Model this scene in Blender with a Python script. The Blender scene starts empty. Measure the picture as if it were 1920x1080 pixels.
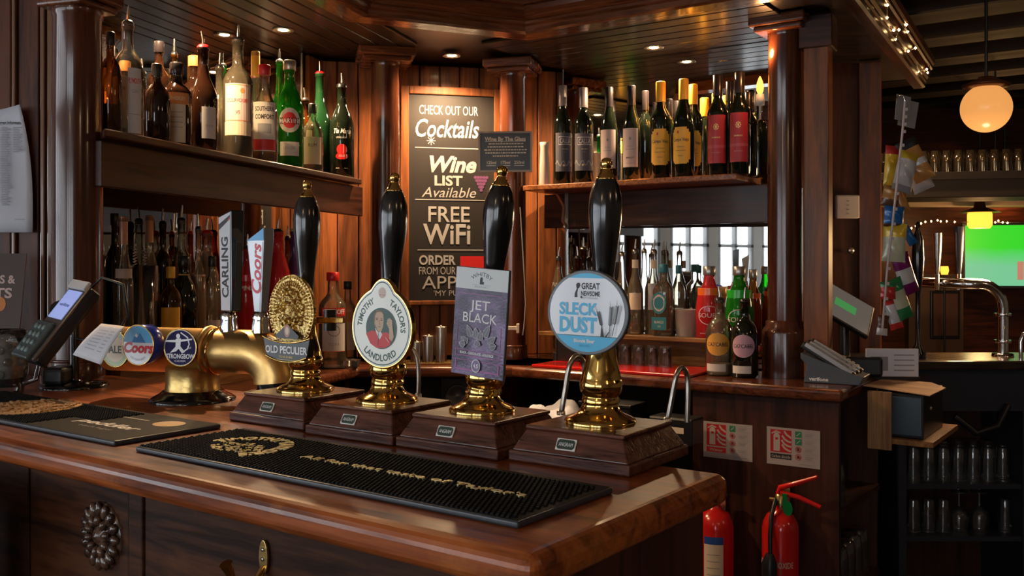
import bpy, bmesh, math, random
from mathutils import Matrix, Vector, Euler
random.seed(7)
SC = bpy.context.scene
COL = SC.collection
R = math.radians
# ------------------------------------------------------------------ camera
EYE = 1.45
F, CX, CY = 1781.0, 960.0, 500.0
cam = bpy.data.objects.new('camera', bpy.data.cameras.new('camera'))
COL.objects.link(cam)
cam.location = (0, 0, EYE)
cam.rotation_euler = (R(90), 0, 0)
cam.data.sensor_width = 36
cam.data.lens = F / 1920 * 36
cam.data.shift_y = -40 / 1920
cam.data.clip_start = .05
SC.camera = cam
# ------------------------------------------------------------------ world, exposure
w = bpy.data.worlds.new('world'); SC.world = w; w.use_nodes = True
w.node_tree.nodes['Background'].inputs[0].default_value = (.55, .62, .75, 1)
w.node_tree.nodes['Background'].inputs[1].default_value = .02
SC.view_settings.view_transform = 'Standard'
SC.view_settings.look = 'None'
SC.view_settings.gamma = 1
SC.view_settings.use_curve_mapping = False
SC.view_settings.exposure = 0.42
WINDOW_POWER = 4.6      # panes of the street windows
SPOT_POWER = 60.0        # warm halogen downlights
FILL_POWER = 7.0
PENDANT_POWER = 15.0

# ------------------------------------------------------------------ materials
MATS = {}
def _nodes(name):
    m = bpy.data.materials.new(name); m.use_nodes = True
    nt = m.node_tree
    return m, nt, nt.nodes['Principled BSDF']
def col(name, c, rough=.5, metal=0, emit=0, coat=0, spec=.5, alpha=1):
    if name in MATS: return MATS[name]
    m, nt, b = _nodes(name)
    b.inputs['Base Color'].default_value = (*c, 1)
    b.inputs['Roughness'].default_value = rough
    b.inputs['Metallic'].default_value = metal
    b.inputs['Coat Weight'].default_value = coat
    b.inputs['Coat Roughness'].default_value = .08
    b.inputs['Specular IOR Level'].default_value = spec
    if emit:
        b.inputs['Emission Color'].default_value = (*c, 1)
        b.inputs['Emission Strength'].default_value = emit
    MATS[name] = m
    return m
def wood(name, c1, c2, axis='x', scale=1., rough=.3, coat=.35, worn=None, bump=.12, spec=.35):
    """varnished wood: stretched noise for the grain, a finer noise for pores"""
    m, nt, b = _nodes(name)
    N, L = nt.nodes.new, nt.links.new
    tc = N('ShaderNodeTexCoord'); mp = N('ShaderNodeMapping')
    L(tc.outputs['Object'], mp.inputs[0])
    s = {'x': (1.2, 14, 14), 'y': (14, 1.2, 14), 'z': (14, 14, 1.2)}[axis]
    mp.inputs['Scale'].default_value = tuple(v * scale for v in s)
    n1 = N('ShaderNodeTexNoise'); n1.inputs['Scale'].default_value = 2.2; n1.inputs['Detail'].default_value = 7; n1.inputs['Distortion'].default_value = 1.2
    L(mp.outputs[0], n1.inputs['Vector'])
    n2 = N('ShaderNodeTexNoise'); n2.inputs['Scale'].default_value = 14; n2.inputs['Detail'].default_value = 3
    L(mp.outputs[0], n2.inputs['Vector'])
    mx = N('ShaderNodeMath'); mx.operation = 'MULTIPLY_ADD'; mx.inputs[1].default_value = .3
    L(n2.outputs[0], mx.inputs[0]); L(n1.outputs[0], mx.inputs[2])
    cr = N('ShaderNodeValToRGB')
    cr.color_ramp.elements[0].position = .50; cr.color_ramp.elements[0].color = (*c1, 1)
    cr.color_ramp.elements[1].position = .80; cr.color_ramp.elements[1].color = (*c2, 1)
    L(mx.outputs[0], cr.inputs[0])
    out = cr.outputs[0]
    if worn:
        n3 = N('ShaderNodeTexNoise'); n3.inputs['Scale'].default_value = 5; n3.inputs['Detail'].default_value = 8; n3.inputs['Roughness'].default_value = .7
        L(tc.outputs['Object'], n3.inputs['Vector'])
        r3 = N('ShaderNodeValToRGB'); r3.color_ramp.elements[0].position = .53; r3.color_ramp.elements[1].position = .70
        r3.color_ramp.elements[0].color = (0, 0, 0, 1); r3.color_ramp.elements[1].color = (.7, .7, .7, 1)
        L(n3.outputs[0], r3.inputs[0])
        mm = N('ShaderNodeMixRGB'); L(r3.outputs[0], mm.inputs[0]); L(out, mm.inputs[1]); mm.inputs[2].default_value = (*worn, 1)
        out = mm.outputs[0]
    L(out, b.inputs['Base Color'])
    rr = N('ShaderNodeMapRange'); rr.inputs['To Min'].default_value = rough * .75; rr.inputs['To Max'].default_value = rough * 1.4
    L(n1.outputs[0], rr.inputs[0]); L(rr.outputs[0], b.inputs['Roughness'])
    b.inputs['Coat Weight'].default_value = coat; b.inputs['Coat Roughness'].default_value = .12; b.inputs['Specular IOR Level'].default_value = spec
    bp = N('ShaderNodeBump'); bp.inputs['Strength'].default_value = bump; bp.inputs['Distance'].default_value = .002
    L(mx.outputs[0], bp.inputs['Height']); L(bp.outputs[0], b.inputs['Normal'])
    MATS[name] = m
    return m
def glass(name, tint=(1, 1, 1), gloss=.9, body=None, bodymix=0.):
    """thin glass: tinted see-through with mirror-like highlights by angle"""
    m = bpy.data.materials.new(name); m.use_nodes = True
    nt = m.node_tree; nt.nodes.clear(); N, L = nt.nodes.new, nt.links.new
    o = N('ShaderNodeOutputMaterial'); t = N('ShaderNodeBsdfTransparent'); g = N('ShaderNodeBsdfGlossy')
    t.inputs[0].default_value = (*tint, 1); g.inputs['Roughness'].default_value = .04
    fr = N('ShaderNodeFresnel'); fr.inputs[0].default_value = 1.5
    ml = N('ShaderNodeMath'); ml.operation = 'MULTIPLY'; ml.inputs[1].default_value = gloss; ml.use_clamp = True
    L(fr.outputs[0], ml.inputs[0])
    mx = N('ShaderNodeMixShader'); L(ml.outputs[0], mx.inputs[0])
    src = t.outputs[0]
    if body:
        d = N('ShaderNodeBsdfDiffuse'); d.inputs[0].default_value = (*body, 1)
        m2 = N('ShaderNodeMixShader'); m2.inputs[0].default_value = bodymix
        L(src, m2.inputs[1]); L(d.outputs[0], m2.inputs[2]); src = m2.outputs[0]
    L(src, mx.inputs[1]); L(g.outputs[0], mx.inputs[2]); L(mx.outputs[0], o.inputs[0])
    MATS[name] = m
    return m
def brassy(name, c, rough, bump=0, bscale=60, dirt=(.25, .12, .02)):
    m, nt, b = _nodes(name)
    N, L = nt.nodes.new, nt.links.new
    b.inputs['Metallic'].default_value = 1
    tc = N('ShaderNodeTexCoord')
    n = N('ShaderNodeTexNoise'); n.inputs['Scale'].default_value = 22; n.inputs['Detail'].default_value = 5
    L(tc.outputs['Object'], n.inputs['Vector'])
    r = N('ShaderNodeValToRGB'); r.color_ramp.elements[0].position = .3; r.color_ramp.elements[1].position = .6
    r.color_ramp.elements[0].color = (*[x * .5 + d * .5 for x, d in zip(c, dirt)], 1); r.color_ramp.elements[1].color = (*c, 1)
    L(n.outputs[0], r.inputs[0]); L(r.outputs[0], b.inputs['Base Color'])
    mr = N('ShaderNodeMapRange'); mr.inputs['To Min'].default_value = rough * 1.5; mr.inputs['To Max'].default_value = rough * .6
    L(n.outputs[0], mr.inputs[0]); L(mr.outputs[0], b.inputs['Roughness'])
    if bump:
        n2 = N('ShaderNodeTexNoise'); n2.inputs['Scale'].default_value = bscale; n2.inputs['Detail'].default_value = 4
        L(tc.outputs['Object'], n2.inputs['Vector'])
        bp = N('ShaderNodeBump'); bp.inputs['Strength'].default_value = bump; bp.inputs['Distance'].default_value = .004
        L(n2.outputs[0], bp.inputs['Height']); L(bp.outputs[0], b.inputs['Normal'])
    MATS[name] = m
    return m

MAHOG_D, MAHOG_L = (.034, .008, .0035), (.125, .032, .010)
W_BAR = wood('bar_top_wood', (.095, .019, .005), (.36, .088, .018), 'x', 1, .32, .25, worn=(.50, .17, .035))
W_PANEL = wood('bar_front_wood', (.016, .006, .0035), (.085, .030, .012), 'x', 1, .5, .05, worn=(.12, .045, .018), bump=.3, spec=.15)
W_BOX = wood('pump_box_wood', (.040, .011, .007), (.135, .045, .026), 'x', 2.6, .28, .4, bump=.35)
W_Z = wood('upright_wood', MAHOG_D, MAHOG_L, 'z', 1, .4, .1)
W_X = wood('dark_rail_wood', (.018, .005, .0025), (.065, .017, .006), 'x', 1, .38, .1)
W_COLM = wood('column_wood', (.040, .011, .006), (.115, .032, .013), 'z', .7, .2, .6, bump=.05)
W_LIT = wood('lit_plank_wood', (.10, .032, .010), (.28, .085, .022), 'z', .8, .42, .08)  # brighter orange tone carries the lamp light on boards and posts
W_SHELF = wood('shelf_wood', (.12, .030, .009), (.34, .12, .035), 'y', 2.2, .35, .3)
W_COUNT = wood('counter_wood', (.050, .014, .007), (.16, .045, .018), 'x', 1, .22, .5)
W_CORN = wood('cornice_wood', (.07, .020, .008), (.19, .060, .020), 'x', 1, .25, .4)
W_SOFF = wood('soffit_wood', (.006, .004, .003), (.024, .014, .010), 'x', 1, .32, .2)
W_OAK = wood('oak_block_wood', (.16, .065, .018), (.36, .17, .055), 'x', 1.4, .4, .1)
W_UNIT = wood('unit_panel_wood', (.026, .008, .005), (.070, .021, .012), 'z', .6, .42, .08)
W_EDGE = wood('pale_edge_wood', (.20, .10, .04), (.42, .24, .10), 'z', 1, .5, .0)
BLACKW = wood('handle_black_wood', (.004, .004, .005), (.018, .016, .016), 'z', 1.4, .16, .8, bump=.05)
BRASS = brassy('polished_brass', (.86, .56, .17), .10)
BRASS_D = brassy('tarnished_brass', (.58, .40, .15), .30, .15, 90)
BRASS_F = brassy('font_brass', (.88, .58, .22), .34, .15, 50)
BRASS_E = brassy('embossed_brass', (.72, .52, .20), .22, .9, 160)
CHROME = col('chrome', (.75, .76, .78), .12, 1)
STEEL = col('brushed_steel', (.50, .47, .43), .28, 1)
BLACK = col('black_plastic', (.010, .010, .012), .35)
BLACKG = col('gloss_black', (.006, .006, .007), .12, coat=.6)
RUBBER = col('black_rubber', (.008, .008, .009), .6, spec=.08)
RUBBER_E = col('rubber_edge', (.030, .036, .045), .38)
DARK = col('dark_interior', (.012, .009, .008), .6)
WHITE = col('white_print', (.78, .78, .78), .5)
CREAM = col('cream_paper', (.72, .62, .48), .6)
PAPER = col('white_paper', (.62, .63, .68), .6)
INK = col('black_ink', (.02, .02, .025), .5)
GREYINK = col('grey_ink', (.25, .25, .28), .6)
REDP = col('red_print', (.62, .02, .02), .4)
REDG = col('gloss_red', (.55, .012, .010), .2, coat=.5)
GOLDT = col('gold_print', (.78, .58, .20), .35)
G_CLEAR = glass('clear_glass', (.92, .91, .85), 2.4, (.50, .42, .28), .13)  # warm diffuse share stands in for golden lamp light inside the bottles
G_TUMB = glass('tumbler_glass', (.90, .92, .92), 2.6, (.35, .36, .36), .06)
G_GREEN = glass('green_glass', (.10, .62, .08), 1.0, (.02, .30, .02), .35)
G_AMBER = glass('amber_glass', (.62, .32, .10), 1.3, (.20, .07, .01), .15)
G_PINK = glass('pink_glass', (.95, .35, .30), 1.0, (.7, .04, .05), .4)
WINEG = col('wine_bottle_glass', (.006, .009, .005), .06, coat=.3)
BROWNG = col('brown_bottle_glass', (.016, .006, .003), .07, coat=.3)
GREENG = col('dark_green_glass', (.006, .030, .010), .06, coat=.3)
MIRROR = col('mirror_silver', (.62, .62, .60), .015, 1)

# ------------------------------------------------------------------ mesh helpers
class MB:
    """collects simple solids into one mesh"""
    def __init__(s): s.v, s.f, s.m, s.sm = [], [], [], []
    def add(s, vs, fs, mi=0, M=None, smooth=False):
        b = len(s.v)
        if M is not None: vs = [M @ Vector(v) for v in vs]
        s.v += [tuple(v) for v in vs]
        for f in fs: s.f.append(tuple(b + i for i in f)); s.m.append(mi); s.sm.append(smooth)
        return s
    def box(s, x0, x1, y0, y1, z0, z1, mi=0, M=None, ins=0):
        i = ins
        vs = [(x0, y0, z0), (x1, y0, z0), (x1, y1, z0), (x0, y1, z0), (x0+i, y0+i, z1), (x1-i, y0+i, z1), (x1-i, y1-i, z1), (x0+i, y1-i, z1)]
        return s.add(vs, [(0, 3, 2, 1), (4, 5, 6, 7), (0, 1, 5, 4), (1, 2, 6, 5), (2, 3, 7, 6), (3, 0, 4, 7)], mi, M)
    def lathe(s, prof, n=28, mi=0, M=None, a0=0, a1=2*math.pi, sq=None, cap=True):
        full = abs(a1 - a0 - 2*math.pi) < 1e-6
        k = n if full else n + 1
        vs = []
        for j, (r, z) in enumerate(prof):
            q = sq[j] if sq else 0
            for i in range(k):
                a = a0 + (a1 - a0) * i / n
                c, sn = math.cos(a), math.sin(a)
                rr = r
                if q: rr = r * (1 - q) + q * r / ((abs(c)**6 + abs(sn)**6) ** (1/6))
                vs.append((rr*c, rr*sn, z))
        fs = []
        for j in range(len(prof) - 1):
            for i in range(n if full else n):
                i2 = (i + 1) % k if full else i + 1
                fs.append((j*k+i, j*k+i2, (j+1)*k+i2, (j+1)*k+i))
        s.add(vs, fs, mi, M, True)
        if cap and full:
            if prof[0][0] > 1e-5: s.add(vs[:k], [tuple(reversed(range(k)))], mi, M)
            if prof[-1][0] > 1e-5: s.add(vs[-k:], [tuple(range(k))], mi, M)
        return s
    def prism(s, pts, z0, z1, mi=0, M=None):
        n = len(pts)
        vs = [(x, y, z0) for x, y in pts] + [(x, y, z1) for x, y in pts]
        fs = [tuple(reversed(range(n))), tuple(range(n, 2*n))] + [(i, (i+1) % n, n+(i+1) % n, n+i) for i in range(n)]
        return s.add(vs, fs, mi, M)
    def tube(s, pts, r, n=10, mi=0, M=None, caps=True):
        P = [Vector(p) for p in pts]
        rs = r if isinstance(r, (list, tuple)) else [r]*len(P)
        vs = []; up = None
        for i, p in enumerate(P):
            t = (P[min(i+1, len(P)-1)] - P[max(i-1, 0)]).normalized()
            if up is None:
                up = t.orthogonal().normalized()
            up = (up - t * up.dot(t)).normalized()
            b = t.cross(up)
            for k in range(n):
                a = 2*math.pi*k/n
                vs.append(p + rs[i]*(math.cos(a)*up + math.sin(a)*b))
        fs = [(i*n+k, i*n+(k+1) % n, (i+1)*n+(k+1) % n, (i+1)*n+k) for i in range(len(P)-1) for k in range(n)]
        s.add(vs, fs, mi, M, True)
        if caps: s.add(vs[:n], [tuple(reversed(range(n)))], mi, M); s.add(vs[-n:], [tuple(range(n))], mi, M)
        return s
    def build(s, name, mats, parent=None, loc=None, rz=0, bevel=0, seg=2, kind=None):
        me = bpy.data.meshes.new(name); me.from_pydata(s.v, [], s.f)
        mats = mats if isinstance(mats, (list, tuple)) else [mats]
        for m in mats: me.materials.append(m)
        me.polygons.foreach_set('material_index', s.m)
        me.polygons.foreach_set('use_smooth', s.sm)
        me.update()
        return link(name, me, parent, loc, rz, bevel, seg, kind)
def link(name, me, parent=None, loc=None, rz=0, bevel=0, seg=2, kind=None):
    o = bpy.data.objects.new(name, me); COL.objects.link(o)
    if parent: o.parent = parent
    if loc: o.location = loc
    o.rotation_euler = (0, 0, rz)
    if bevel:
        b = o.modifiers.new('bevel', 'BEVEL'); b.width = bevel; b.segments = seg; b.limit_method = 'ANGLE'; b.angle_limit = R(40)
        if seg > 1 and hasattr(b, 'harden_normals'): pass
    if kind: o['kind'] = kind
    return o
def tag(o, label, cat, group=None):
    o['label'] = label; o['category'] = cat
    if group: o['group'] = group
    return o
def thing(name, label, cat, loc=(0, 0, 0), rz=0, group=None):
    o = bpy.data.objects.new(name, None); COL.objects.link(o)
    o.empty_display_size = .02
    o.location = loc; o.rotation_euler = (0, 0, rz)
    return tag(o, label, cat, group)
def dup(root, loc, rz=None, label=None, group=None):
    r = root.copy(); COL.objects.link(r); r.location = loc
    if rz is not None: r.rotation_euler = (0, 0, rz)
    if label: r['label'] = label
    if group: r['group'] = group
    for ch in list(root.children):
        c = ch.copy(); COL.objects.link(c); c.parent = r
        for g in list(ch.children):
            d = g.copy(); COL.objects.link(d); d.parent = c
    return r
def bx(*a, name='panel', mat=None, parent=None, bevel=0, loc=None, rz=0, kind=None, seg=2):
    return MB().box(*a).build(name, mat, parent, loc, rz, bevel, seg, kind)

# ------------------------------------------------------------------ frames: places in the room
class Fr:
    """a straight run of furniture: local x along it (to the right), local y away from the room"""
    def __init__(s, ox, oy, deg):
        s.o = Vector((ox, oy)); s.t = R(deg)
        s.x = Vector((math.cos(s.t), math.sin(s.t))); s.y = Vector((-s.x.y, s.x.x))
    def w(s, x, y, z=0):
        p = s.o + s.x*x + s.y*y
        return (p.x, p.y, z)
    def loc(s, z=0): return (s.o.x, s.o.y, z)
    def at(s, px, d):
        """local x where the sight line of pixel column px meets the line y = d"""
        k = (px - CX) / F
        o = s.o + s.y*d
        return (k*o.y - o.x) / (s.x.x - k*s.x.y)
    def xy(s, px, d): return s.w(s.at(px, d), d)[:2]
FB = Fr(.0206, .915, -36.5)      # front bar
FR = Fr(.0447, 3.984, -34.3)     # right run of the back bar
FL = Fr(-1.0, 2.33, 72.9)        # left run
FM = Fr(-.519, 3.883, 12.7)      # angled middle run
BAR_Z, CNT_Z, SHF_Z, SOF_Z = EYE-.28, EYE-.39, EYE+.34, EYE+.875
def pz(py, Y): return EYE + (CY - py)/F*Y
def onz(px, py, z):
    Y = (EYE - z)*F/(py - CY); return ((px-CX)/F*Y, Y, z)
UP = Matrix.Rotation(R(90), 4, 'X')     # drawing plane -> upright, facing the room (-y)

# ------------------------------------------------------------------ lettering
_G = {}
def glyph(ch, bold):
    k = (ch, bold)
    if k in _G: return _G[k]
    def mesh_of(t):
        c = bpy.data.curves.new('t', 'FONT'); c.body = t; c.size = 1; c.resolution_u = 3; c.offset = bold
        o = bpy.data.objects.new('t', c); COL.objects.link(o)
        bpy.context.view_layer.update()
        me = bpy.data.meshes.new_from_object(o.evaluated_get(bpy.context.evaluated_depsgraph_get()))
        vs = [tuple(v.co) for v in me.vertices]; fs = [tuple(p.vertices) for p in me.polygons]
        bpy.data.objects.remove(o); bpy.data.curves.remove(c); bpy.data.meshes.remove(me)
        return vs, fs
    base = mesh_of('||')[0]; wid = mesh_of('|' + ch + '|')[0]
    adv = (max(v[0] for v in wid)-min(v[0] for v in wid)) - (max(v[0] for v in base)-min(v[0] for v in base))
    vs, fs = mesh_of(ch) if ch != ' ' else ([], [])
    _G[k] = (vs, fs, adv)
    return _G[k]
class Draw:
    """flat print: shapes in a plane (x right, y up), each layer a hair above the last"""
    def __init__(s, M=None, warp=None, step=.00006, base=.0004, th=0):
        s.mb = MB(); s.mats = []; s.M = M or UP; s.warp = warp; s.z = base; s.step = step
    def _mi(s, m):
        if m not in s.mats: s.mats.append(m)
        return s.mats.index(m)
    def _put(s, pts, fs, mat):
        z = s.z
        vs = []
        for x, y in pts:
            v = s.warp(x, y, z) if s.warp else (x, y, z)
            vs.append(s.M @ Vector(v) if not s.warp else v)
        s.mb.add(vs, fs, s._mi(mat)); return s
    def up(s): s.z += s.step; return s
    def poly(s, pts, mat): s.up(); return s._put(pts, [tuple(range(len(pts)))], mat)
    def rect(s, x0, y0, x1, y1, mat, nx=1):
        s.up()
        if s.warp: nx = max(nx, 10)
        pts = [(x0+(x1-x0)*i/nx, y) for y in (y0, y1) for i in range(nx+1)]
        return s._put(pts, [(i, i+1, nx+2+i, nx+1+i) for i in range(nx)], mat)
    def ell(s, cx, cy, rx, ry, mat, n=40, hole=0):
        s.up()
        o = [(cx+rx*math.cos(2*math.pi*i/n), cy+ry*math.sin(2*math.pi*i/n)) for i in range(n)]
        if hole:
            q = [(cx+(x-cx)*hole, cy+(y-cy)*hole) for x, y in o]
            return s._put(o+q, [(i, (i+1) % n, n+(i+1) % n, n+i) for i in range(n)], mat)
        if s.warp:
            c = [(-math.cos(math.pi*i/16)) for i in range(17)]
            q = [(cx+rx*k, cy-ry*math.sqrt(max(0, 1-k*k))) for k in c]+[(cx+rx*k, cy+ry*math.sqrt(max(0, 1-k*k))) for k in c]
            return s._put(q, [(i, i+1, 18+i, 17+i) for i in range(16)], mat)
        return s._put(o, [tuple(range(n))], mat)
    def line(s, pts, wd, mat):
        s.up()
        for (x0, y0), (x1, y1) in zip(pts, pts[1:]):
            d = Vector((x1-x0, y1-y0)); L = d.length or 1; n = Vector((-d.y, d.x))/L*wd/2; e = d/L*wd*.3
            s._put([(x0+n.x-e.x, y0+n.y-e.y), (x0-n.x-e.x, y0-n.y-e.y), (x1-n.x+e.x, y1-n.y+e.y), (x1+n.x+e.x, y1+n.y+e.y)], [(0, 1, 2, 3)], mat)
            s.z += s.step*.02
        return s
    def text(s, t, cx, cy, h, mat, bold=0, xs=1, shear=0, width=None, al='c', sp=0, rot=0):
        """h = cap height, cy = middle of the capitals; width fits the line to a width"""
        s.up()
        k = h/.70
        gl = [glyph(c, bold) for c in t]
        tot = sum(g[2]+sp for g in gl)
        if width: xs = width/(tot*k)
        x = -tot*k*xs/2 if al == 'c' else 0
        ca, sa = math.cos(rot), math.sin(rot)
        for vs, fs, adv in gl:
            if fs:
                q = [((vx*k*xs + x + shear*vy*k), (vy*k - h/2)) for vx, vy, _ in vs]
                s._put([(cx+a*ca-b*sa, cy+a*sa+b*ca) for a, b in q], fs, mat)
            x += (adv+sp)*k*xs
        return s
    def arc(s, t, cx, cy, rad, mid, h, mat, bold=0, xs=1, inside=False, span=None):
        """text round a circle; mid = angle (deg) of its middle; inside -> reads along the bottom"""
        s.up()
        k = h/.70
        gl = [glyph(c, bold) for c in t]
        tot = sum(g[2] for g in gl)*k*xs
        sc = (R(span)*rad/tot) if span else 1
        d = 1 if inside else -1
        a = R(mid) - d*tot*sc/rad/2
        for vs, fs, adv in gl:
            wd = adv*k*xs*sc; am = a + d*wd/2/rad
            rot = am - R(90) if not inside else am + R(90)
            ca, sa = math.cos(rot), math.sin(rot)
            px, py = cx+rad*math.cos(am), cy+rad*math.sin(am)
            if fs: s._put([(px+(vx*k*xs*sc-wd/2)*ca-(vy*k-h/2)*sa, py+(vx*k*xs*sc-wd/2)*sa+(vy*k-h/2)*ca) for vx, vy, _ in vs], fs, mat)
            a += d*wd/rad
        return s
    def build(s, name, parent, loc=None): return s.mb.build(name, s.mats, parent, loc)
def cyl(r, a=-90, z0=0):
    """wraps a drawing round a bottle of radius r, centred on the side at angle a"""
    def f(x, y, z):
        t = R(a) + x/r
        return ((r+z)*math.cos(t), (r+z)*math.sin(t), y+z0)
    return f
# ================================================================== ROOM SHELL
def struct(o): o['kind'] = 'structure'; return o
PLASTER = col('cream_plaster', (.42, .34, .25), .8)
PLAST_W = col('pale_plaster', (.55, .55, .53), .8)
CEILP = col('ceiling_plaster', (.40, .30, .21), .8)
BEAM = wood('beam_wood', (.008, .005, .004), (.022, .013, .009), 'x', .6, .6, 0)
FARW = col('brown_wallpaper', (.10, .055, .03), .7)
FLOORM = wood('floor_wood', (.03, .015, .008), (.08, .04, .02), 'x', .7, .45, .1)
PANE = col('daylit_window_pane', (.86, .93, 1.0), .5, emit=WINDOW_POWER)
FRAMEP = col('window_frame_paint', (.20, .20, .20), .5)

struct(bx(-4.6, 7.2, -4.8, 9.2, -.1, 0, name='floor', mat=FLOORM))
struct(bx(-4.6, 7.2, -4.8, 9.2, 2.75, 2.85, name='ceiling', mat=CEILP))
mb = MB(); BW = [(-3.9+1.25*k, -3.9+1.25*k+.95) for k in range(3)]; xs = -4.6
for a, b in BW: mb.box(xs, a, -4.8, -4.7, 0, 2.75); mb.box(a, b, -4.8, -4.7, 0, .8); mb.box(a, b, -4.8, -4.7, 2.35, 2.75); xs = b
mb.box(xs, 7.2, -4.8, -4.7, 0, 2.75)
struct(mb.build('wall_back', PLASTER))
struct(bx(7.1, 7.2, -4.7, 9.1, 0, 2.75, name='wall_right', mat=PLASTER))
struct(bx(-4.6, 7.1, 9.1, 9.2, 0, 2.75, name='wall_far', mat=FARW))
# left wall with tall street windows, cut round them
WINS = [(-4.25+.9*k, -4.25+.9*k+.72) for k in range(7)]
mb = MB()
ys = [-4.7]
for a, b in WINS:
    mb.box(-4.6, -4.5, ys[-1], a, 0, 2.75); mb.box(-4.6, -4.5, a, b, 0, .75); mb.box(-4.6, -4.5, a, b, 2.35, 2.75); ys.append(b)
mb.box(-4.6, -4.5, ys[-1], 9.1, 0, 2.75)
struct(mb.build('wall_left', PLAST_W))
for i, (a, b) in enumerate(WINS):
    wn = struct(bx(-4.585, -4.57, a, b, .75, 2.35, name='window_%d' % (i+1), mat=PANE))
    f = MB()
    for y0, y1, z0, z1 in ((a, a+.05, .75, 2.35), (b-.05, b, .75, 2.35), (a, b, .75, .82), (a, b, 2.28, 2.35), (a, b, 1.70, 1.74), ((a+b)/2-.02, (a+b)/2+.02, .75, 2.35)):
        f.box(-4.565, -4.50, y0, y1, z0, z1)
    f.build('window_frame', FRAMEP, wn)
    bx(-4.56, -4.40, a-.05, b+.05, .70, .748, name='window_sill', mat=FRAMEP, parent=wn)
for i, (a, b) in enumerate(BW):
    wn = struct(bx(a, b, -4.785, -4.77, .8, 2.35, name='window_%d' % (i+8), mat=PANE))
    f = MB()
    for x0, x1, z0, z1 in ((a, a+.05, .8, 2.35), (b-.05, b, .8, 2.35), (a, b, .8, .86), (a, b, 2.29, 2.35), (a, b, 1.6, 1.64), ((a+b)/2-.02, (a+b)/2+.02, .8, 2.35)): f.box(x0, x1, -4.765, -4.70, z0, z1)
    f.build('window_frame', FRAMEP, wn)
# partition that closes the bar on the left, boarded
wl = struct(bx(-4.5, -1.14, 2.56, 2.64, 0, 2.75, name='wall_side', mat=W_Z))
for x in (-3.6, -3.0, -2.4, -1.8, -1.55):
    bx(x, x+.012, 2.552, 2.56, 0, 2.75, name='bead', mat=W_Z, parent=wl)
for x, wd in ((-1.338, .010), (-1.262, .012), (-1.243, .016)):
    bx(x, x+wd, 2.538, 2.56, 0, 2.75, name='bead', mat=col('polished_trim', (.20, .10, .06), .2, coat=.5), parent=wl, bevel=.003)
for x0, x1 in ((-1.53, -1.345), (-1.325, -1.27), (-1.22, -1.15)):
    bx(x0, x1, 2.548, 2.56, 0, 2.75, name='panel', mat=W_Z, parent=wl, bevel=.003)

# ceiling joists of the far room, all running with the right back bar
cl = bpy.data.objects['ceiling']
for k in range(15):
    y = -.3 + k*.53
    o = MB().box(-1.8, 7.5, 0, .23, 2.60, 2.75).build('beam', BEAM, cl, FR.w(0, y), FR.t, bevel=.008, seg=1)

# ---------------- canopy over the bar: soffit, planks, cornice
C1 = Vector((-.4825, 3.183)); C0 = Vector((.048, 3.416))
CL = C1 - FL.x*1.9; CR = Vector((.972, 2.785)); CE = Vector((1.943, 4.466))
def V2(t): return Vector((t[0], t[1]))
back = [Vector((1.50, 4.66)), Vector((1.05, 3.98)), V2(FR.w(1.03, .48)), V2(FR.w(-.15, .48)), V2(FM.w(-.35, .32)), V2(FL.w(-.35, .36))]
out = [CL, C1, C0, CR, CE]
sof = MB(); poly = [(p.x, p.y) for p in out] + [(p.x, p.y) for p in back]
sof.prism(poly, SOF_Z+.012, SOF_Z+.05)
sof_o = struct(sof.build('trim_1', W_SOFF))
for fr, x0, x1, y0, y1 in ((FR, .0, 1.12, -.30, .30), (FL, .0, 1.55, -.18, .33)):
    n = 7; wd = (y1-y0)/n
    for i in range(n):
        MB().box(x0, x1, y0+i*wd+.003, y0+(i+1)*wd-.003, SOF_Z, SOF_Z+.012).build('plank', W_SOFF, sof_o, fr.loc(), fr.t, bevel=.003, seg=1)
prof = [(.10, -.035), (.02, -.035), (.0, -.03), (.0, -.012), (-.012, -.006), (-.012, .004), (-.03, .012), (-.045, .030), (-.05, .046), (-.065, .050), (-.065, .066), (-.08, .072), (-.085, .10), (.10, .10)]
def sweep(path, prof, z, close=False):
    n = len(path); rings = []
    for i, p in enumerate(path):
        d0 = (path[i]-path[i-1]).normalized() if i else (path[1]-path[0]).normalized()
        d1 = (path[i+1]-path[i]).normalized() if i < n-1 else d0
        if i == 0: d0 = d1
        n0, n1 = Vector((-d0.y, d0.x)), Vector((-d1.y, d1.x))
        m = (n0+n1).normalized(); k = 1/max(.3, m.dot(n0))
        rings.append([(p.x+m.x*q*k, p.y+m.y*q*k, z+h) for q, h in prof])
    return rings
rings = sweep(out, prof, EYE+.84+.035)
L = len(prof)
for i, nm in ((0, 2), (1, 3), (2, 4), (3, 5)):
    vs = rings[i]+rings[i+1]
    if i == 3:
        slim = [(q*.5, h) for q, h in prof]; r2 = sweep(out, slim, EYE+.84+.035); vs = r2[3]+r2[4]
    fs = [(k, (k+1) % L, L+(k+1) % L, L+k) for k in range(L)] + [tuple(range(L)), tuple(reversed(range(L, 2*L)))]
    # grain follows the run: own frame per run
    d = out[i+1]-out[i]; th = math.atan2(d.y, d.x)
    Mi = Matrix.Translation((out[i].x, out[i].y, 0)) @ Matrix.Rotation(th, 4, 'Z')
    mb = MB().add([Mi.inverted() @ Vector(v) for v in vs], [tuple(reversed(f)) for f in fs])
    o = mb.build('trim_%d' % nm, W_X if i == 3 else W_CORN, None, (out[i].x, out[i].y, 0), th); struct(o)  # same wood all round; the end run's darker tone stands in for shade
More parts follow.
